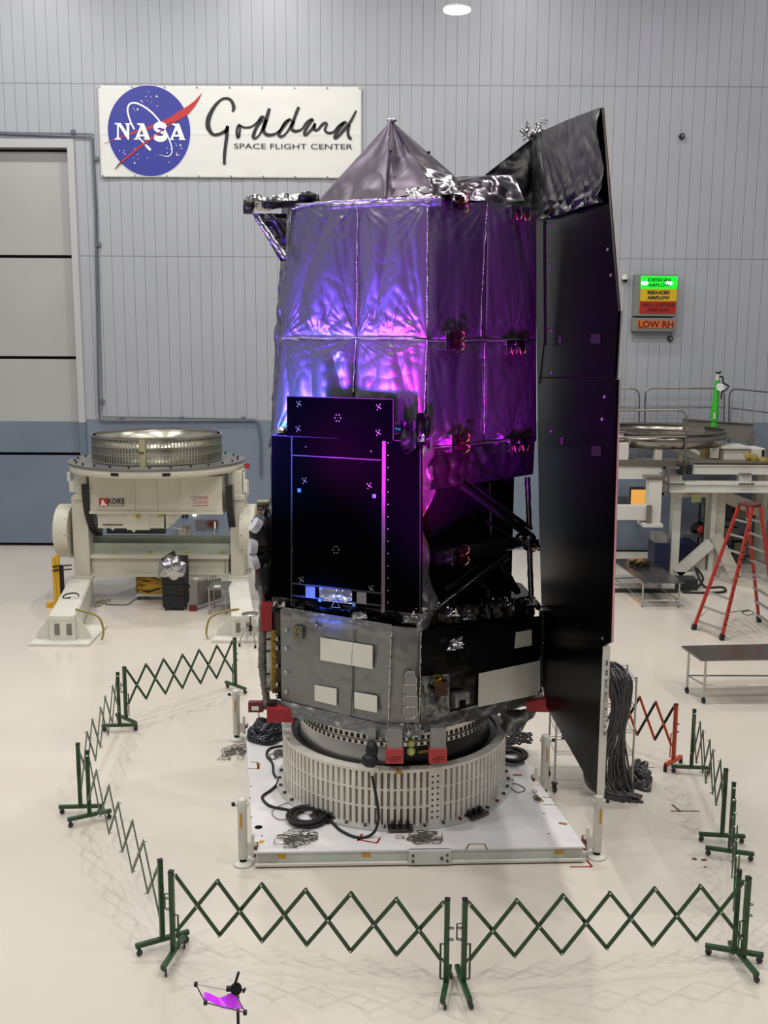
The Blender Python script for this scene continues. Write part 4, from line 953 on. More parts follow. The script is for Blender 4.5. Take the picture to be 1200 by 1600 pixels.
# ================================================================== FOLDING BARRIERS
steel_bolt = mat('pivot_bolt', (196, 194, 188), .35, .9)
caster_m = mat('caster_grey', (70, 70, 70), .4, .6)
def barrier(pL, pR, label, m=green, m2=None, casters=True, zl=.10):
    g0 = onZ(*pL, zl); g1 = onZ(*pR, zl); g0.z = g1.z = 0
    d = (g1-g0); L_ = d.length; d.normalize(); s = Vector((-d.y, d.x, 0))
    t = thing('folding_barrier', (g0+g1)/2, label, 'barrier', 'folding lattice barriers round the telescope')
    ZT, ZB = 1.02, .37
    R_ = Matrix((d, s, Vector((0, 0, 1)))).transposed()
    for g, sg in ((g0, 1), (g1, -1)):
        b = MB()
        b.box(g+Vector((0, 0, .605)), (.055, .055, .93), R_)
        po = b.build('post', m, t, bevel=.006)
        b = MB(); b.box(g+Vector((0, 0, 1.073)), (.058, .058, .012), R_); b.build('post_cap', black, po)
        b = MB(); b.tube([g+d*sg*.03+Vector((0, 0, .56)), g+d*sg*.065+Vector((0, 0, .56)), g+d*sg*.065+Vector((0, 0, .16)), g+d*sg*.03+Vector((0, 0, .16))], .011, 6); b.build('slide_rail', m, po)
        for z in (.62, .75):
            b = MB(); b.tube([g-d*sg*.03+Vector((0, 0, z))+(-d*sg*.02*(1+math.cos(a))+s*.02*math.sin(a)) for a in [k*math.pi/4 for k in range(8)]], .006, 5, True); b.build('coupling_eye', caster_m, po)
        b = MB()
        b.box(g+Vector((0, 0, .115)), (.055, .62, .05) if casters else (.06, .5, .06), R_)
        fo = b.build('foot', m, t, bevel=.006)
        for q in (-1, 1):
            e = g+s*q*.27
            if casters:
                b = MB(); b.box(e+Vector((0, 0, .075)), (.035, .035, .03), R_); b.disc(e+d*.02+Vector((0, 0, .036)), .036, s.cross(Vector((0, 0, 1)))+s*.4, .022, 14); b.build('caster', caster_m, fo)
            else:
                b = MB(); b.box(g+s*q*.25+Vector((0, 0, .06)), (.05, .03, .12), R_); b.build('foot_end', rubber, fo)
    off = .045; n = 6; w = (L_-2*off)/n
    P_ = lambda i, z: g0+d*(off+w*i)+Vector((0, 0, z))
    for i in range(n):
        for k, (za, zb) in enumerate(((ZT, ZB), (ZB, ZT))):
            o = s*(.014 if (k == 0) == (i % 2 == 0) else -.014)
            if i == 0 and k == 0: za = ZT
            p, q = P_(i, za)+o, P_(i+1, zb)+o; dd = (q-p).normalized()*.015
            MB().beam(p-dd, q+dd, .012, .042, d.cross(s)).build('lattice_bar', m if (k == 0 or m2 is None) else m2, t)
    for i in range(n+1):
        for z in ((ZT, ZB) if i else (ZT, ZB)):
            MB().disc(P_(i, z), .012, s, .05, 10).build('pivot', steel_bolt, t)
        if i < n: MB().disc(P_(i+.5, (ZT+ZB)/2), .012, s, .05, 10).build('pivot', steel_bolt, t)
    # hook
    b = MB(); e = g0-d*.03; b.tube([e+Vector((0, 0, .80)), e-d*.05+Vector((0, 0, .80)), e-d*.05+Vector((0, 0, .62))], .008, 6); b.build('hook', m, t)
    return t
barrier((271, 1489), (697, 1538), 'green folding barrier nearest the viewer, left one of the front pair')
barrier((724, 1538), (1161, 1499), 'green folding barrier in front at right, beside the gap in the middle')
barrier((1147, 1487), (1140, 1331), 'green folding barrier at right seen almost end-on, behind the front right one')
barrier((1128, 1306.5), (1080, 1200), 'green folding barrier at right running back toward the orange barrier')
barrier((893, 1140), (1052, 1190), 'orange and black folding barrier partly behind the wire shelving rack', orange, black, False)
barrier((197, 1124), (368, 1072), 'green folding barrier at back left, in front of the steel stool')
barrier((126, 1261.4), (187, 1134.3), 'green folding barrier on the far left, upper of the two seen steeply')
barrier((140, 1275), (254, 1468.9), 'green folding barrier on the left running toward the viewer, lower left')
# ================================================================== CABLES ON THE PLATFORM
def tangle(cx_, cy_, hx, hy, z, n, label, r=.0045, seed=1, name='wire_tangle', m=wire_grey):
    rnd = random.Random(seed); c0 = onZ(cx_, cy_, z); ax = (onZ(cx_+hx, cy_, z)-c0).length; ay = (onZ(cx_, cy_-hy, z)-c0).length
    b = MB()
    for k in range(n):
        p0 = Vector((rnd.gauss(0, .42), rnd.gauss(0, .42), 0)); pts = []; rr = rnd.uniform(.18, .45); ph = rnd.uniform(0, 6.28); ec = rnd.uniform(.5, 1)
        for i in range(22):
            a = ph+i*2*math.pi/16; q = p0+Vector((math.cos(a)*rr*(1+.2*math.sin(3*a+k)), math.sin(a)*rr*ec, 0))
            pts.append(c0+Vector((max(-1, min(1, q.x))*ax, max(-1, min(1, q.y))*ay, .008+.02*(k/n)+.012*abs(math.sin(i*.7+k)))))
        b.tube(smooth_path(pts, 2), r, 4)
    return tag(b.build(name, m), label, 'wire', 'loose wire tangles')
tangle(463, 1312, 33, 14, ZP, 26, 'loose grey wire tangle at front left corner of the white platform', seed=1)
tangle(655, 1311, 36, 10, ZP, 24, 'loose grey wire tangle at the middle of the platform front edge', seed=2)
tangle(363, 1175, 21, 13, 0.0, 22, 'grey wire tangle on the floor left of the platform', seed=3)
tangle(437, 1177, 16, 12, ZP, 8, 'few grey cable loops against the left side of the slatted ring', r=.009, seed=5)
tangle(838, 1245, 8, 9, ZP, 8, 'small wire bundle near the right platform edge', seed=6)
def coil(cx_, cy_, hx, hy, z, turns, r, label, m=rubber, seed=0):
    c0 = onZ(cx_, cy_, z); ax = (onZ(cx_+hx, cy_, z)-c0).length; ay = (onZ(cx_, cy_-hy, z)-c0).length
    b = MB(); rnd = random.Random(seed)
    pts = []
    for i in range(turns*28):
        a = i*2*math.pi/28; k = i/(turns*28); f = .82+.2*math.sin(k*turns*2.4+seed)*.8; f = min(1.0, f)
        pts.append(c0+Vector((math.cos(a)*ax*f+.02*math.sin(k*17), math.sin(a)*ay*f+.02*math.cos(k*23), r+r*1.5*(k*turns % 3)*.8)))
    b.tube(pts, r, 7)
    return tag(b.build('cable_coil', m), label, 'cable')
coil(480, 1280.5, 31, 15, ZP, 9, .02, 'coiled black cable on the platform in front of the slatted ring')
coil(800, 1186, 22, 11, ZP, 6, .022, 'coiled black cable on the platform right of the ring', seed=2)
E8 = lambda x, y: onZ(400+x/5.4545, 1100+y/5.4545, ZP)+Vector((0, 0, .02))
pts = [E8(*p) for p in ((245, 368), (180, 372), (110, 395), (92, 450), (140, 515), (150, 600), (188, 670), (140, 735), (62, 790), (60, 825), (120, 880), (250, 908), (340, 925), (420, 915), (520, 920), (590, 955), (640, 1010), (710, 1080), (800, 1130), (880, 1150), (950, 1142))]
pts += [onY(400+x/5.4545, 1100+y/5.4545, 13.0) for x, y in ((1012, 1085), (1042, 1000), (1044, 930), (1030, 820), (1005, 690), (990, 610))]
tag(MB().tube(smooth_path(pts, 5), .02, 8).build('power_cord', rubber), 'black cord winding from left across the platform up to the plug', 'cable')
thin = [E8(330, 840), E8(220, 870), E8(140, 920), E8(150, 965), E8(200, 995), E8(280, 990)]
tag(MB().tube(smooth_path(thin, 6), .006, 5).build('thin_wire', wire_grey), 'thin grey wire curling on the deck left of the black coil', 'wire')
tag(MB().tube(smooth_path([onZ(796, 1230, ZP)+Vector((0, 0, .012)), onZ(803, 1225, ZP)+Vector((0, 0, .012)), onZ(816, 1230, ZP)+Vector((0, 0, .012)), onZ(820, 1236, ZP)+Vector((0, 0, .012)), onZ(808, 1239, ZP)+Vector((0, 0, .012)), onZ(800, 1233, ZP)+Vector((0, 0, .012)), onZ(796, 1229, ZP)+Vector((0, 0, .012))], 6), .007, 5).build('thin_wire', wire_grey), 'oval loop of thin wire on the deck right of the ring', 'wire')
# wrapped harness pile left, harness right
def pile(cx_, cy_, hx, hy, z, label, m, hgt=.25, n=9, r=.05, seed=4):
    rnd = random.Random(seed); c0 = onZ(cx_, cy_, z); ax = (onZ(cx_+hx, cy_, z)-c0).length; ay = (onZ(cx_, cy_-hy, z)-c0).length; b = MB()
    for k in range(n):
        f = 1-.5*k/n; pts = []
        for i in range(29):
            a = i*2*math.pi/28+k; pts.append(c0+Vector((math.cos(a)*(ax*f-r)+.04*math.sin(3*a+k*2), math.sin(a)*(ay*f-r)+.03*math.cos(2*a+k), r+hgt*k/n+.02*math.sin(5*a+k))))
        b.tube(pts, [r*(1+.3*noise.noise((i*.9, k, 1))) for i in range(29)], 8)
    return tag(b.build('wrapped_harness', m), label, 'cable')
wrap_m = mat('dark_plastic_wrap', (34, 35, 42), .22, .3, bump=('crease', 12, .5, .03))
pile(418, 1151, 31, 13, ZP, 'heap of dark wrapped harness on the platform behind the ring at left', wrap_m, .2)
b = MB(); rnd = random.Random(9)
for k in range(7):
    a = onZ(800+rnd.uniform(-8, 25), 1158+rnd.uniform(-4, 4), ZP)+Vector((0, 0, .03)); pts = [a]
    for i in range(7): pts.append(onZ(788+i*7+rnd.uniform(-3, 3), 1160+8*math.sin(i*1.1+k)+rnd.uniform(-2, 2), ZP)+Vector((0, 0, .03+.05*abs(math.sin(i+k)))))
    b.tube(smooth_path(pts, 4), .018, 6)
tag(b.build('cable_loop', rubber), 'black cable loops lying on the platform behind right jack', 'cable')
# ================================================================== GEL STAND
Yg = 8.3; G = lambda x, y, Y=Yg: onY(x, y, Y)
base = G(372, 1590); t = thing('light_stand', (base.x, Yg, 0), 'black stand at the bottom edge holding a glowing violet gel frame', 'light stand')
b = MB(); b.rod((base.x, Yg, .25), (base.x, Yg, G(370, 1556).z), .014, 12); b.rod((base.x, Yg, .05), (base.x, Yg, .6), .019, 12); b.build('pole', black, t)
for k in range(3):
    a = k*2*math.pi/3+.4; f_ = Vector((base.x+.42*math.cos(a), Yg+.42*math.sin(a), .012)); b = MB(); b.rod(f_, (base.x, Yg, .50), .010, 8); b.rod((base.x+.21*math.cos(a), Yg+.21*math.sin(a), .26), (base.x, Yg, .14), .007, 6); b.ball(f_, .013, 8); b.build('leg', black, t)
b = MB(); b.rod(G(364, 1548), G(373, 1519), .012, 10); b.build('arm', black, t)
c_ = G(369, 1545); b = MB(); b.disc(c_, .05, (.2, -1, .3), .04, 20); b.disc(c_, .03, (.2, -1, .3), .07, 16); b.disc(c_-Vector((.06, 0, 0)), .025, (1, 0, 0), .05, 12); clamp = b.build('clamp', black, t)
b = MB(); b.rod(c_, G(380, 1547), .008, 8); b.beam(G(380, 1551), G(383, 1544), .01, .02); b.build('wing_knob', black, clamp)
F1, F2, F3, F4 = G(306, 1538, Yg+.25), G(321, 1566.5, Yg-.1), G(383, 1582, Yg-.16), G(366, 1549, Yg)
for p, q, m_ in ((F1, F4, mat('pale_rod', (214, 212, 204), .3, .6)), (F1, F2, black), (F2, F3, mat('grey_rod', (90, 86, 92), .35, .6)), (F3, F4, mat('grey_rod', (90, 86, 92), .35, .6))):
    MB().rod(p, q, .006, 8).build('frame_rod', m_, t)
b = MANY()
for p in (F1, F2, F3): b.box(p, (.03, .03, .035))
b.build('corner_clip', black, t)
gel = mat('violet_gel', (120, 34, 150), .3, spec=.5)
nt = gel.node_tree; B_ = nt.nodes['Principled BSDF']; tl_ = nt.nodes.new('ShaderNodeBsdfTranslucent'); tl_.inputs[0].default_value = (*lin((206, 40, 255)), 1)
ad_ = nt.nodes.new('ShaderNodeAddShader'); nt.links.new(B_.outputs[0], ad_.inputs[0]); nt.links.new(tl_.outputs[0], ad_.inputs[1]); nt.links.new(ad_.outputs[0], nt.nodes['Material Output'].inputs[0])
g1, g2, g3, g4 = F1*.62+F2*.38+(F4-F1)*.12, F2+(F1-F2)*.12+Vector((0, 0, .005)), F3+(F4-F3)*.12, F4+(F3-F4)*.05
gN = (g2-g1).cross(g4-g1).normalized()
MB().grid(lambda u, v: (g1*(1-u)*(1-v)+g4*u*(1-v)+g3*u*v+g2*(1-u)*v)-Vector((0, 0, 1))*.04*math.sin(math.pi*u)*(1-.3*v)+Vector((0, 0, .01*math.sin(9*u))), 30, 14).build('gel_sheet', gel, t)
lamp_p = (F1+F3)/2-Vector((.02, .05, .45))
b = MB(); b.disc(lamp_p+Vector((0, 0, -.12)), .10, (0, 0, 1), .2, 24); lh = b.build('lamp_head', black, t)
MB().disc(lamp_p+Vector((0, 0, -.01)), .085, (0, 0, 1), .015, 24).build('lens', mat('lens_glass', (180, 150, 220), .1), lh)
MB().beam(lamp_p+Vector((0, 0, -.15)), (base.x, Yg, lamp_p.z-.15), .02, .03).build('yoke', black, lh)
lamp('SPOT', 'gel_lamp', tuple(lamp_p+Vector((0, 0, .03))), tuple(F1*.3+F2*.3+F3*.2+F4*.2), 3.2, (.75, .2, 1.0), spot_size=math.radians(24), spot_blend=1.0, shadow_soft_size=.06)
# floor marks
def fmark(pts, m, w, label):
    o = mark(pts, m, w, 'floor_tape', None, None, 0.0); tag(o, label, 'tape')
fmark([(890, 1354.5), (925, 1354.5), (917, 1344)], red_tape, .03, 'red tape corner on the floor at the front right of the platform')
fmark([(1048, 1267.5), (1093, 1267.5)], mat('olive_tape', (112, 92, 50), .5), .03, 'long olive tape strip on the floor right of the platform')
fmark([(1050, 1257), (1063, 1268.5)], mat('olive_tape', (112, 92, 50), .5), .04, 'short slanted tape strip touching the long olive strip')
fmark([(1083, 1343.5), (1087, 1341)], mat('rust_brown', (104, 52, 36), .6), .06, 'tiny brown tape scrap left of the end-on barrier, leftmost')
fmark([(1096, 1344.5), (1104, 1343)], mat('rust_brown', (104, 52, 36), .6), .05, 'tiny brown tape scrap left of the end-on barrier, rightmost')
fmark([(1101, 1354.5), (1103, 1355.5)], mat('rust_brown', (104, 52, 36), .6), .06, 'tiny brown tape scrap left of the end-on barrier, lowest')
fmark([(996, 1199.5), (1022, 1199.5)], mat('olive_tape', (112, 92, 50), .5), .025, 'thin tape strip on the floor beside the wire rack')
# ================================================================== WIRE SHELVING RACK
gA = onZ(866, 1238, .0); gB = onZ(989, 1243, .0); gB.y = gA.y; zt_ = onY(989, 1064, gA.y).z; dp = .6
t = thing('wire_rack', (gA+gB)/2, 'chrome wire shelving rack on casters behind the lower end of the solar panel', 'rack')
for k, p in enumerate((gA, gB, gA+Vector((0, dp, 0)), gB+Vector((0, dp, 0)))):
    b = MB(); b.rod(p+Vector((0, 0, .14)), p+Vector((0, 0, zt_+.06)), .016, 10); b.build('post', steel, t)
    b = MB(); b.disc(p+Vector((0, 0, .065)), .062, (1, .3, 0), .03, 20); b.disc(p+Vector((0, 0, .15)), .05 if k == 0 else .02, (0, 0, 1), .02, 16); b.box(p+Vector((0, 0, .11)), (.05, .03, .08)); cs = b.build('caster', rubber, t)
    b = MB(); b.disc(p+Vector((0, 0, .065)), .03, (1, .3, 0), .034, 14); b.build('hub', mat('hub_grey', (140, 140, 140), .4), cs)
zs_ = [.16, .20+(zt_-.2)*.26, .2+(zt_-.2)*.48, .2+(zt_-.2)*.74, zt_]
for i, z in enumerate(zs_):
    b = MB()
    for yy in (0, dp):
        for zz in ((0, .05) if i else (0,)): b.rod((gA.x, gA.y+yy, z+zz), (gB.x, gA.y+yy, z+zz), .006, 6)
    for xx in (gA.x, gB.x): b.rod((xx, gA.y, z), (xx, gA.y+dp, z), .006, 6)
    for k in range(1, 34 if i else 16):
        if i: x = gA.x+(gB.x-gA.x)*k/34; b.rod((x, gA.y, z), (x, gA.y+dp, z), .003, 4)
        else: y = gA.y+dp*k/16; b.rod((gA.x, y, z), (gB.x, y, z), .004, 4)
    if i:
        zig = [(gA.x+(gB.x-gA.x)*k/40, gA.y, z+(.045 if k % 2 else .005)) for k in range(41)]; b.tube(zig, .003, 4)
    b.build('shelf', steel, t)
# bundle of wrapped cables draped over the rack to the floor
bx = onY(960, 1064, gA.y); b = MB(); rnd = random.Random(5); yb0 = gA.y-.06
for k in range(30):
    f = k/29; x0 = onY(942+40*f, 1060, yb0); sp = (f-.5)*2
    pts = [Vector((x0.x-.5, yb0+.35, zt_+.16)), Vector((x0.x-.12, yb0+.25, zt_+.18+.03*math.sin(k))), Vector((x0.x+.02, yb0+.02, zt_+.06)), Vector((bx.x+.09+.13*sp, yb0-.03, zt_-.3)), Vector((bx.x+.03+.13*sp, yb0-.05, zt_*.55)),
           Vector((bx.x-.10+.32*sp, yb0-.06-.03*math.sin(k*2), zt_*.28)), Vector((bx.x+.02+.30*sp, yb0-.10, .10+.04*math.sin(k))), Vector((bx.x+.28+.16*math.sin(k*1.3), yb0-.22+.1*math.cos(k), .05+.03*math.sin(k*3)))]
    pts = [p+Vector((rnd.uniform(-.02, .02), rnd.uniform(-.02, .02), rnd.uniform(-.01, .01))) for p in pts]
    b.tube(smooth_path(pts, 5), .016+.008*rnd.random(), 6)
tag(b.build('cable_bundle', mat('wrapped_cable', (86, 84, 86), .28, .5, bump=('crease', 14, .5, .02))), 'thick bundle of dark wrapped cables draped over the wire rack', 'cable')
pile(1000, 1222, 16, 14, 0.0, 'dark loops of wrapped cable on the floor at the foot of the rack', mat('wrapped_cable', (86, 84, 86), .28, .5), .28, 8, .035, 8)
b = MB(); b.grid(lambda u, v: (lambda p: p+Vector((0, -.0, 1))*(.1*abs(noise.noise(p*6))))(Vector((bx.x-.55+.72*u, gA.y+.05+.4*v, zt_+.08+.08*math.sin(3*u)))), 30, 16)
tag(b.build('plastic_wrap', foil_flat), 'crumpled grey plastic wrap on top of the wire rack', 'plastic')
b = MB(); b.grid(lambda u, v: (lambda p: p+Vector((0, 0, 1))*(.12*abs(noise.noise(p*5))))(Vector((gA.x+.04+.6*u, gA.y+.04+.5*v, zs_[3]+.03))), 24, 16)
tag(b.build('dark_bag', wrap_m), 'dark shiny bag lying on a rack shelf left of the solar panel', 'bag')
b = MB(); b.grid(lambda u, v: (lambda p: p+Vector((0, 0, 1))*(.10*abs(noise.noise(p*5))))(Vector((gA.x+.1+.5*u, gA.y+.04+.5*v, zs_[2]+.03))), 24, 16)
tag(b.build('dark_bag', wrap_m), 'dark shiny bag on the rack shelf below the other bag', 'bag')
# ================================================================== LEFT: WELDING POSITIONER WITH SECOND RING
YC = 26.3
px = lambda cx_, cy_: (cx_/2.727, 640+cy_/2.727)
def R2(mb, a, b_, c, d, Y0, Y1):
    x0, y0 = px(a, b_); x1, y1 = px(c, d); return rect(mb, x0, y0, x1, y1, Y0, Y1)
Tc = onY(246.5, 717, 27.0); zpl = Tc.z
pos = thing('rotary_positioner', (Tc.x, 26.6, 0), 'big cream positioner machine with a round turntable at left by the hangar door', 'machine')
PC = Vector((Tc.x, 27.0, 0)); PR = 2.27
MB().lathe([(0, zpl-.05), (PR, zpl-.05), (PR, zpl), (0, zpl)], PC, 96, smooth=False).build('turntable', mat('turntable_grey', (150, 150, 148), .3, .7), pos)
MB().lathe([(0, zpl-.24), (PR-.06, zpl-.24), (PR-.02, zpl-.05), (0, zpl-.05)], PC, 96).build('turntable_rim', cream_paint, pos)
b = MANY()
for a in (-1.83, -1.27): R_ = Matrix.Rotation(a, 3, 'Z'); b.box(PC+R_ @ Vector((PR-.02, 0, zpl-.14)), (.04, .19, .08), R_)
b.build('rim_slot', black, pos)
b = MANY()
for k in range(26):
    a = 2*math.pi*k/26; b.box(PC+Vector((math.cos(a)*(PR-.18), math.sin(a)*(PR-.18), zpl+.02)), (.05, .05, .05))
b.build('table_bolt', dark_steel, pos)
b = MB(); R2(b, 385, 285, 945, 440, 25.95, 27.9); R2(b, 380, 436, 950, 444, 25.9, 27.9); crad = b.build('cradle', cream_paint, pos)
b = MANY()
for x in (568, 665, 760): R2(b, x-1.5, 300, x+1.5, 438, 25.92, 25.95)
b.build('cradle_rib', cream_paint, crad)
b = MB(); R2(b, 418, 444, 540, 505, 26.0, 26.6); R2(b, 540, 444, 635, 513, 25.98, 26.6); R2(b, 635, 444, 705, 505, 26.0, 26.6)
q = [onY(*px(700, 444), 26.0), onY(*px(700, 508), 26.0), onY(*px(725, 500), 26.0), onY(*px(778, 444), 26.0)]; b.prism(q, (0, .6, 0))
for x, y in ((480, 508), (570, 517)): b.prism([onY(*px(x-14, y-8), 25.99), onY(*px(x, y+8), 25.99), onY(*px(x+14, y-8), 25.99)], (0, .05, 0))
hs = b.build('drive_housing', cream_paint, pos)
b = MANY()
for x, y in ((588, 455), (684, 450)): R2(b, x-9, y-8, x+9, y+8, 25.96, 25.975)
b.build('warning_label', mat('olive_label', (172, 164, 40), .5), hs)
MB().tube([onY(*px(723, 488), 26.0), onY(*px(740, 505), 26.0), onY(*px(780, 512), 26.1)], .03, 8).build('cable_elbow', steel, hs)
for sx, (x0, x1) in ((-1, (318, 370)), (1, (985, 1034))):
    b = MB(); R2(b, x0, 372, x1, 716, YC, YC+.9); R2(b, x0-8, 365, x1+6, 385, YC-.05, YC+.95); R2(b, x0+2, 262, x1-4, 372, YC+.02, YC+.8); R2(b, x0-12, 712, x1+24, 724, YC-.1, YC+1.0)
    col = b.build('column', cream_paint, pos, bevel=.01)
    b = MANY()
    xa, ya = px(x0-22 if sx < 0 else x1+2, 305); xb, yb = px(x0-2 if sx < 0 else x1+18, 352); rect(b, xa, ya, xb, yb, YC+.05, YC+.4)
    xa, ya = px(x0-32 if sx < 0 else x1+2, 268); xb, yb = px(x0-20 if sx < 0 else x1+8, 305); rect(b, xa, ya, xb, yb, YC+.1, YC+.2)
    b.build('junction_box', white_paint, col)
    # trunnion drum on the outside
    xc = px(x0 if sx < 0 else x1, 0)[0]; c0 = onY(xc, px(0, 515)[1], YC+.45); w = abs(onY(px(60, 0)[0], 800, YC).x-onY(px(0, 0)[0], 800, YC).x)
    b = MB(); b.disc(c0+Vector((sx*w*.5, 0, 0)), .70, (1, 0, 0), w, 56); dr_ = b.build('trunnion_drum', cream_paint, pos, bevel=.02)
    b = MANY()
    for k in range(10): a = k*2*math.pi/10; b.disc(c0+Vector((sx*w*.15, math.cos(a)*.705, math.sin(a)*.705)), .015, (0, math.cos(a), math.sin(a)), .02, 8)
    b.build('drum_bolt', dark_steel, dr_)
    # toothed tilt sector inside the column
    gx = onY(px(360 if sx < 0 else 968, 0)[0], px(0, 400)[1], 26.05).x; cz = onY(100, px(0, 310)[1], 26.9).z
    b = MB(); RG = 1.42; cgy = 27.3; n = 34
    prof = []
    for k in range(n+1):
        a = math.pi+math.radians(-4)+math.radians(84)*k/n; prof.append(Vector((gx, cgy+RG*math.cos(a), cz+RG*math.sin(a))))
    inner = [Vector((gx, cgy+(RG-.28)*math.cos(math.pi+math.radians(-4)+math.radians(84)*k/n), cz+(RG-.28)*math.sin(math.pi+math.radians(-4)+math.radians(84)*k/n))) for k in range(n+1)]
    for k in range(n): b.prism([prof[k], prof[k+1], inner[k+1], inner[k]], (.16, 0, 0))
    sec = b.build('tilt_sector', mat('gear_grey', (122, 122, 118), .4, .6), pos)
    b = MB()
    for k in range(n):
        a = math.pi+math.radians(-4)+math.radians(84)*(k+.5)/n; R_ = Matrix.Rotation(-a, 3, 'X'); p = Vector((gx+.08, cgy+(RG+.015)*math.cos(a), cz+(RG+.015)*math.sin(a)))
        b.box(p, (.17, .05, .045), Matrix.Rotation(a, 3, 'X'))
    tag(b.build('gear_teeth', mat('gear_dark', (52, 50, 48), .5, .3), sec), kind='stuff')
# cross beam with clear cover, then the lower beam
b = MB(); R2(b, 384, 628, 972, 708, YC+.15, YC+.9); R2(b, 380, 622, 976, 634, YC+.05, YC+1.0); R2(b, 376, 702, 980, 712, YC+.05, YC+1.0); cb = b.build('cross_beam', cream_paint, pos)
b = MANY()
for x in (390, 960):
    for k in range(8): b.disc(onY(*px(x, 640+k*9), YC+.14), .012, (0, 1, 0), .02, 8)
b.build('beam_bolt', dark_steel, cb)
b = MB(); R2(b, 388, 540, 980, 572, YC+.6, YC+.7); R2(b, 386, 572, 978, 620, YC+.3, YC+.35)
b.build('beam_cover', mat('pale_green_cover', (176, 184, 170), .25), pos)
b = MANY()
for x in (490, 640, 795, 945): R2(b, x-9, 606, x+9, 615, YC+.28, YC+.3)
b.build('warning_label', mat('olive_label', (172, 164, 40), .5), cb)
b = MB(); R2(b, 455, 508, 705, 528, YC+.9, YC+1.0); b.build('rear_grille', mat('grille_grey', (96, 102, 100), .5), pos)
# outrigger legs
for lx0, lx1, fx0, fx1, bx0, bx1, yb in ((300, 386, 208, 316, 130, 384, 1005), (972, 1052, 986, 1078, 905, 1108, 990)):
    zt_l = onY(*px(lx0, 718), YC).z; yf = onZ(*px(fx0, yb), 0).y
    a0_, a1_ = onY(*px(lx0, 720), YC), onY(*px(lx1, 724), YC); f0 = onY(*px(fx0, 880), yf+.15); f1 = onY(*px(fx1, 888), yf+.15)
    b = MB(); vs = [a0_, a1_, f1, f0]; 
    for v_ in (a0_, a1_): v_.z = zt_l
    f1.z = f0.z
    dn = Vector((0, 0, -.09)); b.prism(vs, dn); b.prism([f0+dn+Vector((.005, .01, 0)), f1+dn+Vector((-.005, .01, 0)), Vector((f1.x-.005, f1.y+.01, .05)), Vector((f0.x+.005, f0.y+.01, .05))], (0, .2, 0))
    mid0 = (a0_+f0)/2; mid1 = (a1_+f1)/2
    for p, q, s_ in ((f0, a0_, 1), (f1, a1_, -1)): dx = Vector((.01*s_, .22, -.02)); b.prism([p+dx, q+dx, Vector((q.x, q.y, .06))+Vector((.01*s_, .22, 0)), Vector((p.x, p.y, .06))+Vector((.01*s_, .22, 0))], Vector((.04*s_, 0, 0)))
    lg = b.build('outrigger', white_paint, pos)
    b = MB(); g0, g1 = onZ(*px(bx0, yb), 0), onZ(*px(bx1, yb), 0); b.lohi((g0.x, yf-.12, 0), (g1.x, yf+1.5, .07))
    for p, e in ((f0, g0), (f1, g1)):
        b.prism([p+Vector((0, .12, 0)), Vector((p.x, yf+.27, .07)), Vector((e.x*.92+p.x*.08, yf+.27, .07)), Vector((e.x*.8+p.x*.2, yf+.27, .22))], (0, .03, 0))
    b.build('foot_plate', white_paint, lg)
    b = MANY(); w = f1.x-f0.x
    for u in (.2, .68): b.lohi((f0.x+w*u, yf+.145, f0.z*.32), (f0.x+w*(u+.2), yf+.151, f0.z*.72))
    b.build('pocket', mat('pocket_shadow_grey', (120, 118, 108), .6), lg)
    MB().tube(smooth_path([f1+Vector((-.1, .5, .03)), f1+Vector((.1, .3, .04)), f1+Vector((.5, .15, -.05)), f1+Vector((.62, .1, -.35)), f1+Vector((.6, .0, -.55))], 5) if bx0 < 500 else smooth_path([f0+Vector((.1, .5, .03)), f0+Vector((-.1, .35, .04)), f0+Vector((-.5, .2, -.08)), f0+Vector((-.6, .1, -.4)), f0+Vector((-.55, 0, -.52))], 5), .025, 8).build('hose', mat('olive_hose', (140, 128, 60), .5), lg)
# lettering and flag on the cradle
b = MB(); R2(b, 423, 379, 459, 413, 25.925, 25.95); lg_ = b.build('logo_square', mat('logo_red', (190, 30, 44), .4), crad)
b = MB(); q = [onY(*px(x, y), 25.92) for x, y in ((434, 384), (441, 384), (446, 397), (458, 410), (456, 413), (440, 408), (430, 413), (426, 413), (431, 402))]; b.add(q, [tuple(range(len(q)))]); b.build('logo_shape', mat('logo_white', (236, 234, 230), .5), lg_)
b = MB(); q = onY(*px(462, 402), 25.925); w = onY(*px(531, 402), 25.925).x-q.x; h = onY(*px(462, 378), 25.925).z-q.z
text_mb('KOIKE', q, (1, 0, 0), (0, 0, 1), h, b, width=w, bold=.02); q = onY(*px(463, 412), 25.925); text_mb('ARONSON RANSOME', q, (1, 0, 0), (0, 0, 1), h*.22, b, width=w*.97, bold=.01)
b.build('logo_lettering', black, crad)
fl_ = [onY(*px(821, 409), 25.93), onY(*px(886, 374), 25.93)]; x0, x1 = fl_[0].x, fl_[1].x; z0, z1 = fl_[0].z, fl_[1].z
b = MB()
for k in range(13): b.cur = 0 if k % 2 == 0 else 1; b.lohi((x0, 25.93, z1-(z1-z0)*(k+1)/13), (x1, 25.95, z1-(z1-z0)*k/13))
b.cur = 2; b.lohi((x0, 25.926, z1-(z1-z0)*7/13), (x0+(x1-x0)*.4, 25.95, z1)); b.cur = 1
for r in range(5):
    for c_i in range(6): b.disc((x0+(x1-x0)*.4*(c_i+.5)/6, 25.924, z1-(z1-z0)*7/13*(r+.5)/5), .012, (0, 1, 0), .004, 5)
b.build('flag_decal', [mat('flag_red', (170, 40, 50), .5), mat('flag_white', (226, 220, 212), .5), mat('flag_blue', (42, 46, 96), .5)], crad)
b = MB(); R2(b, 436, 489, 522, 493, 25.985, 26.0); b.build('small_print', mat('print_grey', (70, 68, 64), .6), hs)
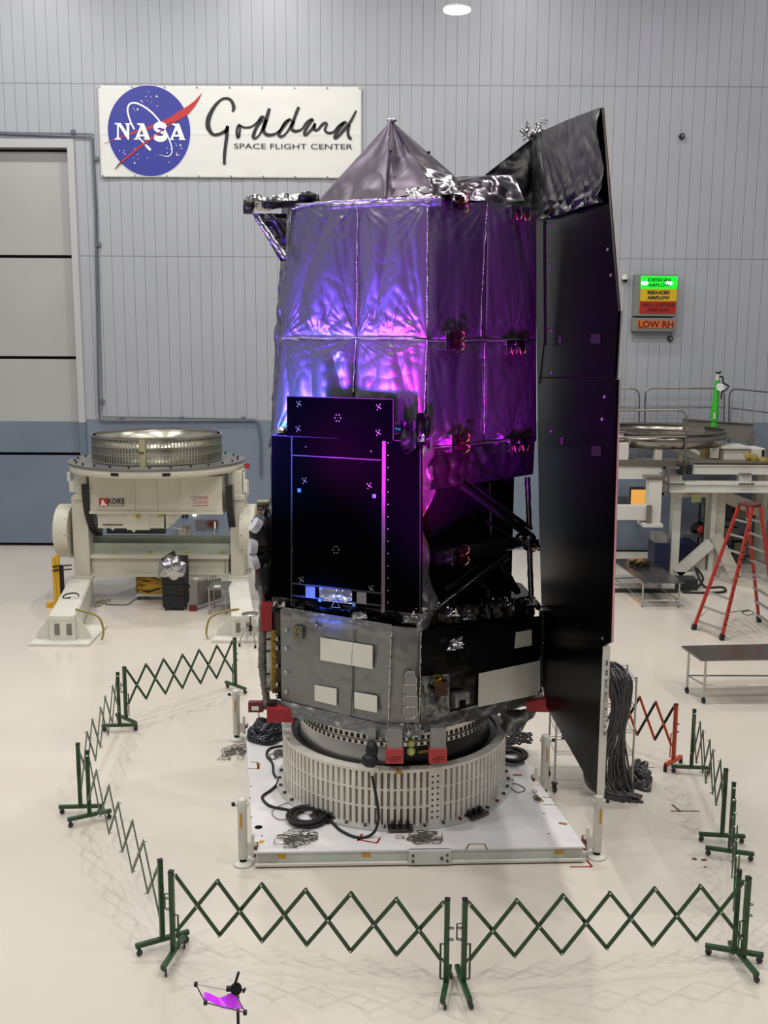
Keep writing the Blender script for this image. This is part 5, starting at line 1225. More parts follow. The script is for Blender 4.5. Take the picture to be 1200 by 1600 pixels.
b = MB(); R2(b, 1042, 231, 1060, 251, YC+.1, YC+.3); b.build('red_beacon', redcover, pos)
# cable lying on the left outrigger
tag(MB().tube(smooth_path([onY(*px(x, y), 24.2) for x, y in ((300, 800), (278, 804), (268, 798), (285, 786), (315, 782), (332, 786), (335, 796))], 5), .018, 6).build('black_lead', rubber, pos), 'black lead lying on the left outrigger')
# second slatted ring on the turntable
R2z0, R2z1, R2R = zpl+.002, onY(246.5, 677, 27.0).z, 1.65
r2 = thing('slatted_ring', (PC.x, PC.y, zpl), 'shiny slatted metal ring standing on the turntable of the cream machine', 'ring')
ring2m = mat('ring_shiny', (206, 204, 192), .26, .9)
MB().lathe([(R2R-.02, R2z0), (R2R-.02, R2z1), (R2R-.09, R2z1), (R2R-.09, R2z0)], PC, 120, closed_prof=True).build('ring_wall', mat('ring_shiny_wall', (186, 182, 166), .25, .85), r2)
MB().lathe([(R2R-.10, R2z1-.03), (R2R+.03, R2z1-.03), (R2R+.03, R2z1), (R2R-.10, R2z1)], PC, 120, closed_prof=True, smooth=False).build('top_rim', steel, r2)
b = MB(); Hh = R2z1-R2z0
for k in range(120):
    a = 2*math.pi*k/120; R_ = Matrix.Rotation(a, 3, 'Z'); b.box(PC+R_ @ Vector((R2R, 0, (R2z0+R2z1)/2)), (.035, .018, Hh-.03), R_)
for k in (0, 1, 2, 3):
    z = R2z0+.02+(Hh-.06)*k/3; b.lathe([(R2R-.02, z), (R2R+.018, z), (R2R+.018, z+.02), (R2R-.02, z+.02)], PC, 120, closed_prof=True, smooth=False)
tag(b.build('slat', ring2m, r2), kind='stuff')
b = MB(); b.box(PC+Vector((0, -R2R-.012, (R2z0+R2z1)/2)), (.14, .05, Hh)); b.build('splice_plate', mat('pale_brass', (208, 204, 160), .3, .7), r2)
b = MB(); b.box(PC+Vector((-.03, -R2R-.045, R2z0+Hh*.5)), (.12, .02, .05)); b.build('brown_tag', mat('rust_brown', (104, 52, 36), .6), r2)
# ---- things under and around the machine
def gp(cx_, cy_): return onZ(*px(cx_, cy_), 0)
p = gp(742, 856); w = gp(790, 856).x-gp(695, 856).x; zt_ = onY(*px(742, 640), p.y).z
t = thing('tool_cart', p, 'black rolling cabinet with silver foil on top in front of the cream beam', 'cart')
MB().lohi((p.x-w/2, p.y-.05, .09), (p.x+w/2, p.y+.6, zt_)).build('cabinet_body', black, t, bevel=.02)
for k in range(4):
    z = .12+(zt_-.15)*k/4; MB().lohi((p.x-w/2+.02, p.y-.065, z), (p.x+w/2-.02, p.y-.05, z+(zt_-.15)/4-.015)).build('drawer', mat('cart_black', (24, 25, 26), .45), t)
for sx in (-1, 1):
    for dy in (.02, .5):
        b = MB(); b.disc((p.x+sx*(w/2-.07), p.y+dy, .045), .045, (1, .4, 0), .03, 14); b.box((p.x+sx*(w/2-.07), p.y+dy, .08), (.05, .05, .03)); b.build('caster', rubber, t)
b = MB(); b.tube([(p.x+w/2, p.y+.2, zt_*.5), (p.x+w/2+.12, p.y+.2, zt_*.42), (p.x+w/2+.15, p.y+.25, zt_*.3)], .03, 8); b.build('side_cable', rubber, t)
c0 = onY(*px(732, 674), p.y-.12)
def bag(u, v):
    a = u*2*math.pi; b_ = (v-.5)*math.pi; q = Vector((math.cos(b_)*math.cos(a)*.36, math.cos(b_)*math.sin(a)*.18, math.sin(b_)*.30)); k = 1+.55*(abs(noise.noise(q*4+Vector((3, 1, 8))))-.2)
    return c0+Vector((q.x*k, q.y*k, q.z*k-.12*abs(q.x)))
tag(MB().grid(bag, 36, 24).build('foil_bag', foil_bright), 'crumpled silver foil bag hanging over the black rolling cabinet', 'foil')
a, e = onY(*px(690, 650), p.y), onY(*px(752, 620), p.y+.1)
tag(MB().tube([a, a*.5+e*.5, e], [.08, .12, .14], 16).build('black_tube', rubber), 'short black tube lying on top of the black rolling cabinet', 'tube')
p = gp(655, 815); t = thing('hose_dolly', p, 'low dolly carrying a heap of yellow hoses beside the black cabinet', 'dolly')
b = MB(); b.lohi((p.x-.45, p.y, .12), (p.x+.45, p.y+.8, .17)); b.build('deck', mat('dolly_white', (206, 204, 196), .5), t)
for x in (-.4, .4):
    b = MB(); b.disc((p.x+x, p.y+.08, .06), .06, (1, .2, 0), .04, 14); b.box((p.x+x, p.y+.08, .11), (.05, .05, .03)); b.build('caster', rubber, t)
rnd = random.Random(3)
for k in range(12):
    b = MB(); ph = rnd.uniform(0, 6); pts = [(p.x+(.42+.08*rnd.random())*math.cos(i*2*math.pi/20+ph)*1.1, p.y+.4+.36*math.sin(i*2*math.pi/20+ph), .21+.035*k+.09*math.sin(i*.6+k*2)) for i in range(17)]
    b.tube(pts, .034, 8); h_ = b.build('yellow_hose', mat('hose_yellow', (190, 152, 44), .45))
    tag(h_, 'yellow hose heaped on the low dolly under the cream machine', 'hose', 'yellow hoses on the dolly')
# folded ribbed ramp
a, e = gp(828, 858), onY(*px(872, 712), 26.1); b = MB(); p = onY(*px(828, 728), a.y)
t = thing('step_ramp', a, 'grey ribbed folding step with a red foot under the machine, beside the black cabinet', 'step')
b = MB(); b.prism([Vector((a.x-.09, a.y, .1)), Vector((a.x+.09, a.y, .1)), Vector((a.x+.09, a.y, p.z)), Vector((a.x-.09, a.y, p.z))], (0, .06, 0)); b.prism([Vector((a.x+.05, a.y+.04, .12)), Vector((a.x+.52, a.y+.9, .12)), Vector((a.x+.52, a.y+.9, p.z*.8)), Vector((a.x+.05, a.y+.04, p.z*.95))], (.03, 0, 0)); b.build('frame', mat('step_grey', (138, 136, 130), .45, .4), t)
for k in range(9):
    u = (k+.5)/9; b = MB(); b.lohi((a.x+.05+.47*u-.02, a.y+.04+.86*u-.03, .14), (a.x+.05+.47*u+.0, a.y+.04+.86*u+.0, p.z-.02)); b.build('rib', mat('step_rib', (110, 108, 104), .45, .4), t)
b = MB(); b.lohi((a.x-.12, a.y-.05, 0), (a.x+.06, a.y+.1, .15)); b.build('foot', mat('red_rubber', (108, 26, 24), .6), t)
# stainless side table
a, e = gp(893, 872), gp(955, 872); zt_ = onY(*px(893, 760), a.y).z; t = thing('steel_stand', a, 'small stainless work table under the right end of the cream machine', 'table')
b = MB(); b.lohi((a.x-.04, a.y-.03, zt_-.04), (e.x+.1, a.y+.75, zt_)); b.build('tabletop', mat('table_steel_grey', (136, 138, 138), .3, .7), t)
for x in (a.x, e.x+.05):
    for y in (a.y, a.y+.68): b = MB(); b.rod((x, y, .08), (x, y, zt_-.04), .02, 10); b.ball((x, y, .045), .045, 10); b.build('leg', steel, t)
b = MB(); b.lohi((a.x+.1, a.y+.05, zt_), (e.x-.1, a.y+.25, zt_+.012)); tag(b.build('paper_sheet', label_white), 'white paper sheet lying on the small stainless work table', 'paper')
# stool
a = onZ(392, 1008, 0); t = thing('lab_stool', a, 'round steel stool with foot ring and black tips behind the back left barrier', 'stool'); zs = onY(392, 958.5, a.y).z
MB().lathe([(0, zs-.03), (.18, zs-.03), (.2, zs-.015), (.19, zs), (0, zs)], a, 30).build('seat', steel, t)
MB().rod(a+Vector((0, 0, .25)), a+Vector((0, 0, zs-.03)), .018, 10).build('spindle', dark_steel, t); MB().rod(a+Vector((0, 0, .3)), a+Vector((0, 0, .46)), .04, 12).build('hub', black, t)
for k in range(4):
    an = k*math.pi/2+.5; d_ = Vector((math.cos(an), math.sin(an), 0)); l_ = MB().tube(smooth_path([a+Vector((0, 0, .38)), a+d_*.13+Vector((0, 0, .36)), a+d_*.23+Vector((0, 0, .2)), a+d_*.27+Vector((0, 0, .06))], 4), .012, 8).build('leg', steel, t)
    MB().rod(a+d_*.27, a+d_*.27+Vector((0, 0, .07)), .025, 10).build('foot_tip', rubber, l_)
MB().tube([a+Vector((.2*math.cos(k*.26), .2*math.sin(k*.26), .36)) for k in range(24)], .01, 6, True).build('foot_ring', steel, t)
# yellow post stand at far left
a = gp(218, 842); t = thing('yellow_stand', a, 'yellow upright stand with black post at the left outrigger of the machine', 'stand')
for x, y0 in ((238, 630), (252, 620)):
    b = MB(); xa = gp(x, 842); b.lohi((xa.x-.045, a.y, .06), (xa.x+.045, a.y+.09, onY(*px(x, y0), a.y).z)); b.build('post', yellow, t)
xa = gp(266, 842); b = MB(); b.lohi((xa.x-.05, a.y+.02, .06), (xa.x+.05, a.y+.1, onY(*px(266, 665), a.y).z)); b.build('black_post', black, t)
b = MB(); b.lohi((gp(205, 842).x, a.y-.1, .0), (gp(262, 842).x, a.y+.2, .06)); b.ball((gp(212, 842).x, a.y, .09), .08, 10); b.build('base', yellow, t)
b = MB()
for y in (663, 680): b.tube([onY(*px(226, y+8), a.y), onY(*px(240, y+4), a.y-.05), onY(*px(305, y), a.y+.1)], .02, 6)
b.build('hook_arm', black, t)
# cables on the floor under the machine
tangle(154, 943, 14, 6, 0.0, 10, 'light cable tangle on the floor near the left outrigger', r=.012, seed=21, m=mat('pale_cable', (168, 160, 140), .5))
tag(MB().tube(smooth_path([onZ(165, 944, .02), onZ(185, 945, .02), onZ(200, 944, .02), onZ(212, 936, .02), onZ(222, 933, .02), onZ(235, 934, .02)], 5), .012, 6).build('floor_cable', mat('dark_cable', (70, 68, 62), .5)), 'dark cable snaking across the floor under the machine', 'cable')
# wall fittings seen through the machine
w2 = lambda x, y, o=.0: onY(230+x/5.716, 740+y/5.716, YW-o)
def wallbox(x0, y0, x1, y1, d, name, m, label, cat):
    a = w2(x0, y1); b_ = w2(x1, y0); return tag(MB().lohi((a.x, YW-d, a.z), (b_.x, YW, b_.z)).build(name, m), label, cat)
wallbox(312, 360, 332, 392, .05, 'wall_outlet', black, 'left one of two small black outlets on the blue wall under the flag decal', 'outlet')
wallbox(345, 360, 365, 392, .05, 'wall_outlet', black, 'right one of two small black outlets on the blue wall under the flag decal', 'outlet')
wallbox(440, 410, 526, 497, .05, 'notice_board', mat('board_grey', (98, 92, 96), .5), 'grey panel with red print on the blue wall under the flag decal', 'panel')
o = wallbox(542, 415, 632, 478, .10, 'fire_panel', mat('dark_red_box', (98, 38, 40), .5), 'dark red control box on the blue wall with a white handset', 'panel')
b = MANY()
for k in range(3): b.disc(w2(560+k*26, 445, .11), .05, (0, 1, 0), .04, 12)
b.build('gauge', dark_steel, o); b = MB(); q = w2(606, 460, .12); b.box(q, (.06, .05, .22)); b.tube([q, q+Vector((-.03, 0, -.3)), w2(590, 545, .08)], .01, 5); b.build('handset', white_paint, o)
a = w2(422, 368, .06); tag(MB().disc(a, .055, (0, 1, 0), .06, 16).build('wall_light', mat('indicator', (255, 246, 220), .4, emit=((255, 240, 210), 4.0))), 'small bright indicator light on the blue wall under the machine', 'light')
b = MB(); b.tube(smooth_path([w2(215, 445, .3), w2(235, 478, .28), w2(270, 490, .2), w2(310, 492, .15)], 4), .05, 10); b.disc(w2(330, 505, .15), .12, (0, 1, 0), .28, 18); b.box(w2(332, 510, .03), (.42, .05, .36)); b.disc(w2(330, 535, .2), .09, (0, 0, 1), .12, 14)
tag(b.build('pipe_valve', steel), 'silver pipe elbow and valve on the blue wall behind the machine', 'valve')
# ================================================================== RIGHT: ACCESS PLATFORM
def RB(mb, x0, y0, x1, y1, Y0, Y1): return rect(mb, x0, y0, x1, y1, Y0, Y1)
YR = 29.0
gantry = thing('access_platform', (onY(1100, 800, YR).x, YR, 0), 'white steel access platform with railings and deck on beams at right', 'platform')
beamw = mat('beam_white', (214, 212, 204), .42, vary=(.8, (204, 202, 194))); beamc = mat('beam_cream', (198, 192, 176), .45, vary=(.8, (188, 182, 166)))
deck_g = mat('deck_grey', (112, 108, 100), .42, .3); rail_s = mat('rail_steel', (150, 146, 140), .3, .9)
def part(name, m, fn, par=gantry, **k):
    b = MB(); fn(b); return b.build(name, m, par, **k)
XR_ = 1275                                       # beyond the right edge of the view
def ibeam(b, x0, y0, x1, y1, Y0, Y1):
    RB(b, x0, y0+(y1-y0)*.18, x1, y1-(y1-y0)*.14, Y0+.05, Y1-.05); RB(b, x0, y0, x1, y0+(y1-y0)*.18, Y0, Y1); RB(b, x0, y1-(y1-y0)*.14, x1, y1, Y0, Y1)
part('main_beam', beamw, lambda b: ibeam(b, 1083, 725, XR_, 741, YR, YR+.4))
part('lower_beam', beamw, lambda b: ibeam(b, 1046, 755, XR_, 769.5, YR-.3, YR+.2))
part('left_beam', beamw, lambda b: RB(b, 890, 728, 1035, 748, YR+.1, YR+.5))
part('deck', deck_g, lambda b: RB(b, 890, 719, 1077, 728, YR+.05, YR+.5))
part('deck', deck_g, lambda b: RB(b, 1077, 722, XR_, 726, YR+.0, YR+.45))
part('deck', deck_g, lambda b: b.lohi((onY(1096, 722, YR).x, YR+.45, onY(1100, 726, YR).z), (onY(XR_, 722, YR).x, YR+4.2, onY(1100, 722, YR).z)))
part('rear_beam', deck_g, lambda b: b.lohi((onY(880, 722, YR).x, YR+3.9, onY(1100, 726, YR).z), (onY(1110, 722, YR).x, YR+4.2, onY(1100, 722, YR).z)))
for x0, x1 in ((1033, 1066), (1157, 1175)):
    o = part('spacer_block', beamw, lambda b: RB(b, x0, 742, x1, 755, YR-.1, YR+.3))
    b = MB(); RB(b, x0-2, 755, x1+4, 758, YR-.35, YR+.2); RB(b, x0+2, 740, x1, 743, YR-.2, YR+.2); b.build('clamp', rail_s, o)
hs_ = part('hanger_post', beamw, lambda b: RB(b, 1012, 750, 1035, 819, YR-.6, YR-.2)); part('hanger_plate', beamw, lambda b: RB(b, 1005, 819, 1036, 824, YR-.75, YR-.05), hs_)
part('hanger_cap', rail_s, lambda b: RB(b, 1010, 745, 1036, 750, YR-.65, YR-.15), hs_); part('hinge_plate', rail_s, lambda b: RB(b, 1010, 790, 1019, 818, YR-.7, YR-.6), hs_)
part('side_arm', beamw, lambda b: RB(b, 900, 791, 1014, 812, YR-.55, YR-.25))
part('splice_frame', rail_s, lambda b: (RB(b, 1034, 729, 1040, 774, YR-.45, YR-.35), RB(b, 1044, 733, 1047, 774, YR-.45, YR-.35), RB(b, 1034, 729, 1062, 733, YR-.45, YR-.35), RB(b, 1034, 770, 1047, 774, YR-.45, YR-.35), RB(b, 1036, 752, 1046, 754, YR-.45, YR-.35)))
part('black_clamp', black, lambda b: (RB(b, 1061, 728, 1068, 742, YR-.3, YR), RB(b, 1072, 728, 1081, 741, YR-.1, YR+.1)))
gl = lambda x, y: onZ(x, y, 0)
yc = gl(1055, 905).y
part('column', beamw, lambda b: b.lohi((onY(1046, 905, yc).x, yc, .0), (onY(1059, 905, yc).x, yc+.3, onY(1050, 769, yc).z)), bevel=.01)
part('column', beamc, lambda b: b.lohi((onY(1106, 905, yc).x, yc+.1, .0), (onY(1129, 905, yc).x, yc+.6, onY(1115, 769, yc).z)), bevel=.01)
part('column', beamc, lambda b: b.lohi((onY(1236, 905, yc).x, yc+.1, .0), (onY(1256, 905, yc).x, yc+.6, onY(1115, 769, yc).z)), bevel=.01)
part('column', beamc, lambda b: b.lohi((onY(1236, 905, yc).x, yc+3.2, .0), (onY(1256, 905, yc).x, yc+3.6, onY(1240, 726, YR).z)), bevel=.01)
part('column', beamc, lambda b: b.lohi((onY(905, 905, yc).x, yc+3.2, .0), (onY(922, 905, yc).x, yc+3.6, onY(1240, 726, YR).z)), bevel=.01)
part('column_flange', beamw, lambda b: b.lohi((onY(1106, 905, yc).x, yc+.02, .0), (onY(1113, 905, yc).x, yc+.1, onY(1110, 769, yc).z)))
part('cross_tie', beamc, lambda b: RB(b, 1059, 770, 1107, 777, yc+.1, yc+.4))
part('base_beam', beamw, lambda b: RB(b, 1056, 894, 1112, 906, yc-.1, yc+.3))
part('base_block', beamw, lambda b: RB(b, 1087, 868, 1103, 894, yc+.2, yc+.5))
part('brace', beamw, lambda b: b.beam(onY(1111, 848, yc), onY(1057, 895, yc), .2, .28))
part('brace', beamc, lambda b: b.beam(onY(1118, 836, yc-.05), onY(1150, 902, yc-.6), .2, .26))
part('long_brace', beamc, lambda b: b.beam(onY(1127, 774, yc+.4), onY(1230, 815, yc+1.5), .2, .34))
part('low_rail', beamc, lambda b: b.beam(onY(1130, 898, yc-.1), onY(1240, 945, yc-2.2), .25, .25))
part('grating', mat('grating_grey', (112, 110, 106), .5, .5), lambda b: [RB(b, 1100+k*1.0, 744+k*2.2, 1140-k*2, 745+k*2.2, YR+.6+.3*k, YR+.62+.3*k) for k in range(4)])
part('notice', mat('yellow_notice', (194, 196, 146), .5), lambda b: RB(b, 1080, 772, 1096, 785, yc-.04, yc-.03))
part('under_brace', beamc, lambda b: (b.beam(onY(1080, 702, YR+2.5), onY(1120, 724, YR+.5), .06, .08), b.beam(onY(1098, 702, YR+2.5), onY(1130, 727, YR+.5), .05, .06)))
# railings
def loop(pts, Y, r=.028, par=gantry, mid=None):
    P_ = [onY(*p[:2], p[2] if len(p) > 2 else Y) for p in pts]
    out = [P_[0]]
    for i in range(1, len(P_)-1):
        a, c_, e = P_[i-1], P_[i], P_[i+1]; d1 = min(.28, (a-c_).length*.4); d2 = min(.28, (e-c_).length*.4); p, q = c_+(a-c_).normalized()*d1, c_+(e-c_).normalized()*d2
        for k in range(7): t = k/6; out.append(p*(1-t)**2+c_*2*t*(1-t)+q*t*t)
    out.append(P_[-1]); b = MB(); b.tube(out, r, 8)
    o = b.build('guard_rail', rail_s, par)
    if mid: MB().tube([onY(*p[:2], p[2] if len(p) > 2 else Y) for p in mid], r*.75, 8).build('mid_rail', rail_s, o)
YBk = YR+4.0
loop([(900, 607), (999, 607), (998.5, 720)], YBk, mid=[(900, 637), (998, 637)])
loop([(1007, 720), (1008, 606.5), (1132, 607), (1130, 720)], YBk, mid=[(1008, 637), (1131, 636.5)])
loop([(1138, 720), (1140, 607), (1290, 621, YR+1.0)], YBk, mid=[(1139, 637), (1290, 656, YR+1.0)])
loop([(890, 641), (1073, 641), (1070, 742)], YR-.02, .032, mid=[(890, 683), (1071, 682.5)])
part('rail_bracket', mat('brass_bits', (150, 140, 110), .4, .6), lambda b: (RB(b, 1061, 711, 1066, 722, YR-.1, YR), RB(b, 1071, 667, 1075, 674, YR-.1, YR)))
# deck furniture
b = MB(); b.prism([onY(1067, 655, YR+3.2), onY(1067, 672, YR+3.2), onY(1170, 692, YR+2.4), onY(1177, 663, YR+2.4)], (0, .06, 0)); b.prism([onY(1067, 655, YR+3.2), onY(1067, 653.5, YR+3.2), onY(1177, 661.5, YR+2.4), onY(1177, 663, YR+2.4)], (0, -.08, 0)); b.build('side_panel', mat('panel_warm_grey', (124, 120, 112), .4, .3), gantry)
b = MB(); b.prism([onY(1168, 688, YR+2.3), onY(1178, 670, YR+2.3), onY(1180, 688, YR+2.3), onY(1174, 700, YR+2.3)], (0, .05, 0)); b.build('panel_gusset', mat('panel_warm_grey', (124, 120, 112), .4, .3), gantry)
# stainless tub ring on the deck
tc = onY(1026, 670, YR+2.0); TR = onY(1131, 670, YR+2.0).x-tc.x; tz1 = tc.z; tz0 = onY(1026, 718, YR+.2).z
t = thing('steel_tub', (tc.x, tc.y, tz0), 'large round stainless steel tub on the access platform deck behind the railing', 'tub')
tz0b = onY(1026, 702, YR+2.0-TR).z
MB().lathe([(TR-.02, tz0b), (TR-.02, tz1), (TR-.04, tz1), (TR-.04, tz0b)], (tc.x, tc.y, 0), 96, closed_prof=True).build('tub_wall', mat('tub_steel', (150, 144, 136), .24, .95), t)
MB().lathe([(TR-.06, tz1-.02), (TR+.03, tz1-.02), (TR+.03, tz1+.02), (TR-.06, tz1+.02)], (tc.x, tc.y, 0), 96, closed_prof=True, smooth=False).build('tub_rim', rail_s, t)
b = MANY()
for k in range(6): a = k*math.pi/3+.3; b.lohi((tc.x+(TR-.15)*math.cos(a)-.1, tc.y+(TR-.15)*math.sin(a)-.1, onY(1000, 719, YR+.05).z), (tc.x+(TR-.15)*math.cos(a)+.1, tc.y+(TR-.15)*math.sin(a)+.1, tz0b+.02))
b.build('tub_support', beamc, t)
b = MB(); b.disc(onY(1119, 687, tc.y-TR*.62), .06, (.3, -1, 0), .1, 14); b.build('tub_port', rail_s, t)
def deckbox(x0, y0, x1, y1, Y0, d, name, m, label, cat):
    b = MB(); RB(b, x0, y0, x1, y1, Y0, Y0+d); return tag(b.build(name, m, bevel=.01), label, cat)
zdeck = 723.0
deckbox(1130, 701, 1170, zdeck-1.2, YR+.7, .8, 'white_case', white_paint, 'white case on the platform deck right of the tub, left of two', 'case')
deckbox(1173, 701, 1196, zdeck-1.2, YR+.7, .8, 'white_case', white_paint, 'white case on the platform deck by the yellow bag, right of two', 'case')
o = [x for x in bpy.data.objects if x.name.startswith('white_case')]
b = MB(); RB(b, 1127, 698, 1172, 701, YR+.6, YR+1.6); b.build('case_lid', white_paint, o[0]); b = MB(); RB(b, 1190, 703, 1195, 718, YR+.68, YR+.7); b.build('case_vent', black, o[1])
deckbox(1101, 697, 1125, zdeck-1.5, YR+1.0, .5, 'olive_case', mat('olive_case', (116, 104, 52), .5), 'olive case on the platform deck in front of the tub', 'case')
b = MB(); b.tube(smooth_path([onY(1166, 715, YR+.3), onY(1172, 713, YR+.25), onY(1182, 720, YR+.3), onY(1195, 722, YR+.3), onY(1215, 722, YR+.4)], 5), [.12+.03*math.sin(i) for i in range(21)], 10)
tag(b.build('yellow_bag', mat('mustard_cloth', (150, 126, 52), .7, bump=('noise', 6, .4, .05))), 'mustard yellow cloth bundle on the deck before the white cases', 'bundle')
deckbox(940, 693, 983, 718.5, YR+.06, .3, 'deck_box', beamw, 'white equipment box on the deck at the left behind the solar panel', 'box')
b = MB()
for y, x1 in ((675, 978), (679, 975), (687, 975), (692, 1003)): b.tube([onY(930, y, YR+.4), onY(x1, y, YR+.4)], .035, 8)
b.lohi(onY(995, 695, YR+.35), onY(1003, 690, YR+.45)); tag(b.build('pipe_rack', rail_s), 'bright horizontal pipes on the deck left of the tub', 'pipe')
b = MB(); b.prism([onY(930, 706, YR+.3), onY(964, 707, YR+.3), onY(1001, 718, YR+.3), onY(930, 718.6, YR+.3)], (0, .3, 0)); tag(b.build('sloped_plate', deck_g), 'sloped grey plate on the deck in front of the pipes', 'plate')
# green post
a = onY(1118, 600, YR+2.9); t = thing('green_post', (onY(1116, 657, YR+2.9).x, YR+2.9, onY(1116, 722, YR+1).z), 'bright green leaning cylinder post with a white tag at the platform railing', 'post')
gm = mat('bright_green', (60, 182, 50), .4)
MB().tube([onY(1114.5, 722, YR+2.9), onY(1116, 657, YR+2.9), onY(1121, 594, YR+2.9)], [.13, .125, .07], 16).build('green_cylinder', gm, t)
b = MB(); b.rod(onY(1121, 594, YR+2.9), onY(1121.5, 585, YR+2.9), .05, 12); b.build('neck', white_paint, t); b = MB(); b.rod(onY(1118, 582.5, YR+2.9), onY(1126, 582, YR+2.9), .025, 8); b.rod(onY(1122, 585, YR+2.9), onY(1127, 580, YR+2.9), .02, 6); b.build('valve_handle', black, t)
tg_ = [onY(1119+x, 604+y, YR+2.75) for x, y in ((0, -1), (4, -5), (11, -4), (13, 3), (8, 7.5), (2, 6))]; MB().prism(tg_, (0, .03, 0)).build('white_tag', mat('tag_white', (236, 236, 232), .5), t)
b = MB(); b.tube(smooth_path([onY(1124, 588, YR+2.8), onY(1130, 590, YR+2.8), onY(1130, 598, YR+2.8), onY(1138, 603, YR+2.8), onY(1134, 610, YR+2.75), onY(1128, 612, YR+2.75), onY(1127, 624, YR+2.75)], 5), .025, 6); b.build('black_cord', rubber, t)
b = MB(); RB(b, 1115, 645, 1118, 655, YR+2.74, YR+2.76); b.build('white_sticker', label_white, t)
# window with warm light in the blue wall
wn = struct(MB().lohi(onY(983, 790, YW-.04), onY(1012, 761, YW)+Vector((0, 0, 0))).build('window_1', dark_steel))
MB().lohi(onY(985.5, 789, YW-.06), onY(1010, 765, YW-.03)).build('window_pane', mat('warm_window', (214, 160, 80), .3, emit=((255, 184, 84), .55)), wn)
b = MB(); RB(b, 963, 777, 981, 791, YW-.1, YW); tag(b.build('wall_cabinet', mat('slate_box', (72, 80, 92), .5)), 'slate grey wall cabinet left of the amber window', 'cabinet')
b = MB(); b.lohi(onY(955, 900, YW-.25)*1.0, onY(1019, 862, YW)); b2 = tag(b.build('white_cabinet', beamw), 'low white cabinet against the blue wall left of the navy bins', 'cabinet')
b2.location.z = 0; zmin = min(v.co.z for v in b2.data.vertices)
for v in b2.data.vertices:
    if abs(v.co.z-zmin) < 1e-4: v.co.z = 0.0
# bins
def floorbox(x0, x1, yb, yt, d, name, m, label, cat, ybk=None):
    a = gl(x0, yb); e = gl(x1, yb); z = onY(x0, yt, a.y).z; return tag(MB().lohi((a.x, a.y, 0), (e.x, a.y+d, z)).build(name, m, bevel=.02), label, cat)
fb = floorbox(1021, 1043.5, 907, 849, .8, 'storage_bin', blue_box, 'navy plastic bin with grey box on top, left of the white column', 'bin')
a = gl(1021, 907); z0 = onY(1021, 849, a.y).z; b = MB(); b.lohi((a.x, a.y+.05, z0), (onY(1043, 849, a.y).x, a.y+.6, onY(1021, 836, a.y).z)); tag(b.build('grey_box', mat('box_grey', (150, 150, 144), .5), bevel=.01), 'small grey box on top of the navy bin', 'box')
floorbox(1060, 1089, 888, 849, .9, 'storage_bin', blue_box, 'navy plastic bin between the two columns of the access platform', 'bin')
# back table with bags
a = gl(1066, 880); e = gl(1150, 880); zt_ = onY(1100, 836, a.y).z; t = thing('back_table', (a.x, a.y, 0), 'dark folding table at the back wall under the platform, with bags on it', 'table')
MB().lohi((a.x, a.y, zt_-.05), (e.x, a.y+.8, zt_)).build('tabletop', mat('dim_tabletop', (104, 104, 100), .5), t)
for x in (a.x+.05, e.x-.05):
    for y in (a.y+.05, a.y+.75): MB().rod((x, y, 0), (x, y, zt_-.05), .025, 8).build('leg', dark_steel, t)
def blob(c, r, sq, name, m, label, cat, amp=.25, seed=0):
    def fn(u, v):
        an = u*2*math.pi; bb = (v-.5)*math.pi; q = Vector((math.cos(bb)*math.cos(an), math.cos(bb)*math.sin(an), math.sin(bb))); k = 1+amp*noise.noise(q*2.2+Vector((seed, seed*2, 1)))
        zz = q.z*k; zz = max(zz, -.75)
        return Vector(c)+Vector((q.x*k*r*sq[0], q.y*k*r*sq[1], zz*r*sq[2]))
    return tag(MB().grid(fn, 24, 14).build(name, m), label, cat)
blob((onY(1094, 820, a.y+.3).x, a.y+.35, zt_+.15), .2, (1.3, 1, .95), 'black_bag', black, 'black bag on the back table behind the red bag', 'bag', .3, 1)
blob((onY(1100, 830, a.y).x, a.y+.1, zt_+.12), .16, (1.1, .8, .95), 'red_bag', mat('bag_red', (204, 60, 40), .6), 'red cloth bag on the front edge of the back table', 'bag', .3, 2)
# shelf with boxes behind the ladder
a = gl(1132, 905); e = gl(1212, 905); t = thing('storage_shelf', (a.x, a.y+2.1, 0), 'dark storage shelf unit with boxes behind the red ladder', 'shelf'); ys = a.y+2.1; H_ = onY(1132, 785, ys).z
for x in (a.x, e.x):
    for y in (ys, ys+.6): MB().lohi((x-.03, y-.03, 0), (x+.03, y+.03, H_)).build('upright', dark_steel, t)
for k in range(4):
    z = .2+(H_-.25)*k/3; MB().lohi((a.x, ys-.03, z), (e.x, ys+.63, z+.05)).build('shelf_board', mat('shelf_dark', (74, 72, 68), .5), t)
rnd = random.Random(12)
for k in range(3):
    z = .25+(H_-.25)*k/3; x = a.x+.1
    while x < e.x-.4:
        w = rnd.uniform(.3, .55); h = rnd.uniform(.28, .5); mcol = rnd.choice([(40, 42, 44), (92, 90, 84), (62, 66, 70), (118, 112, 100)])
        lab = 'box on %s of the dark storage shelf, %s' % (('the bottom level', 'the middle level', 'the upper level')[k], 'left end' if x < a.x+.3 else ('right end' if x > e.x-.9 else 'between other boxes'))
        tag(MB().lohi((x, ys+.05, z), (x+w, ys+.5, z+h)).build('storage_box', mat('box_%d_%d_%d' % mcol, mcol, .5), bevel=.01), ('dark ' if sum(mcol) < 200 else 'grey ')+lab, 'box', 'boxes on the storage shelf'); x += w+.06
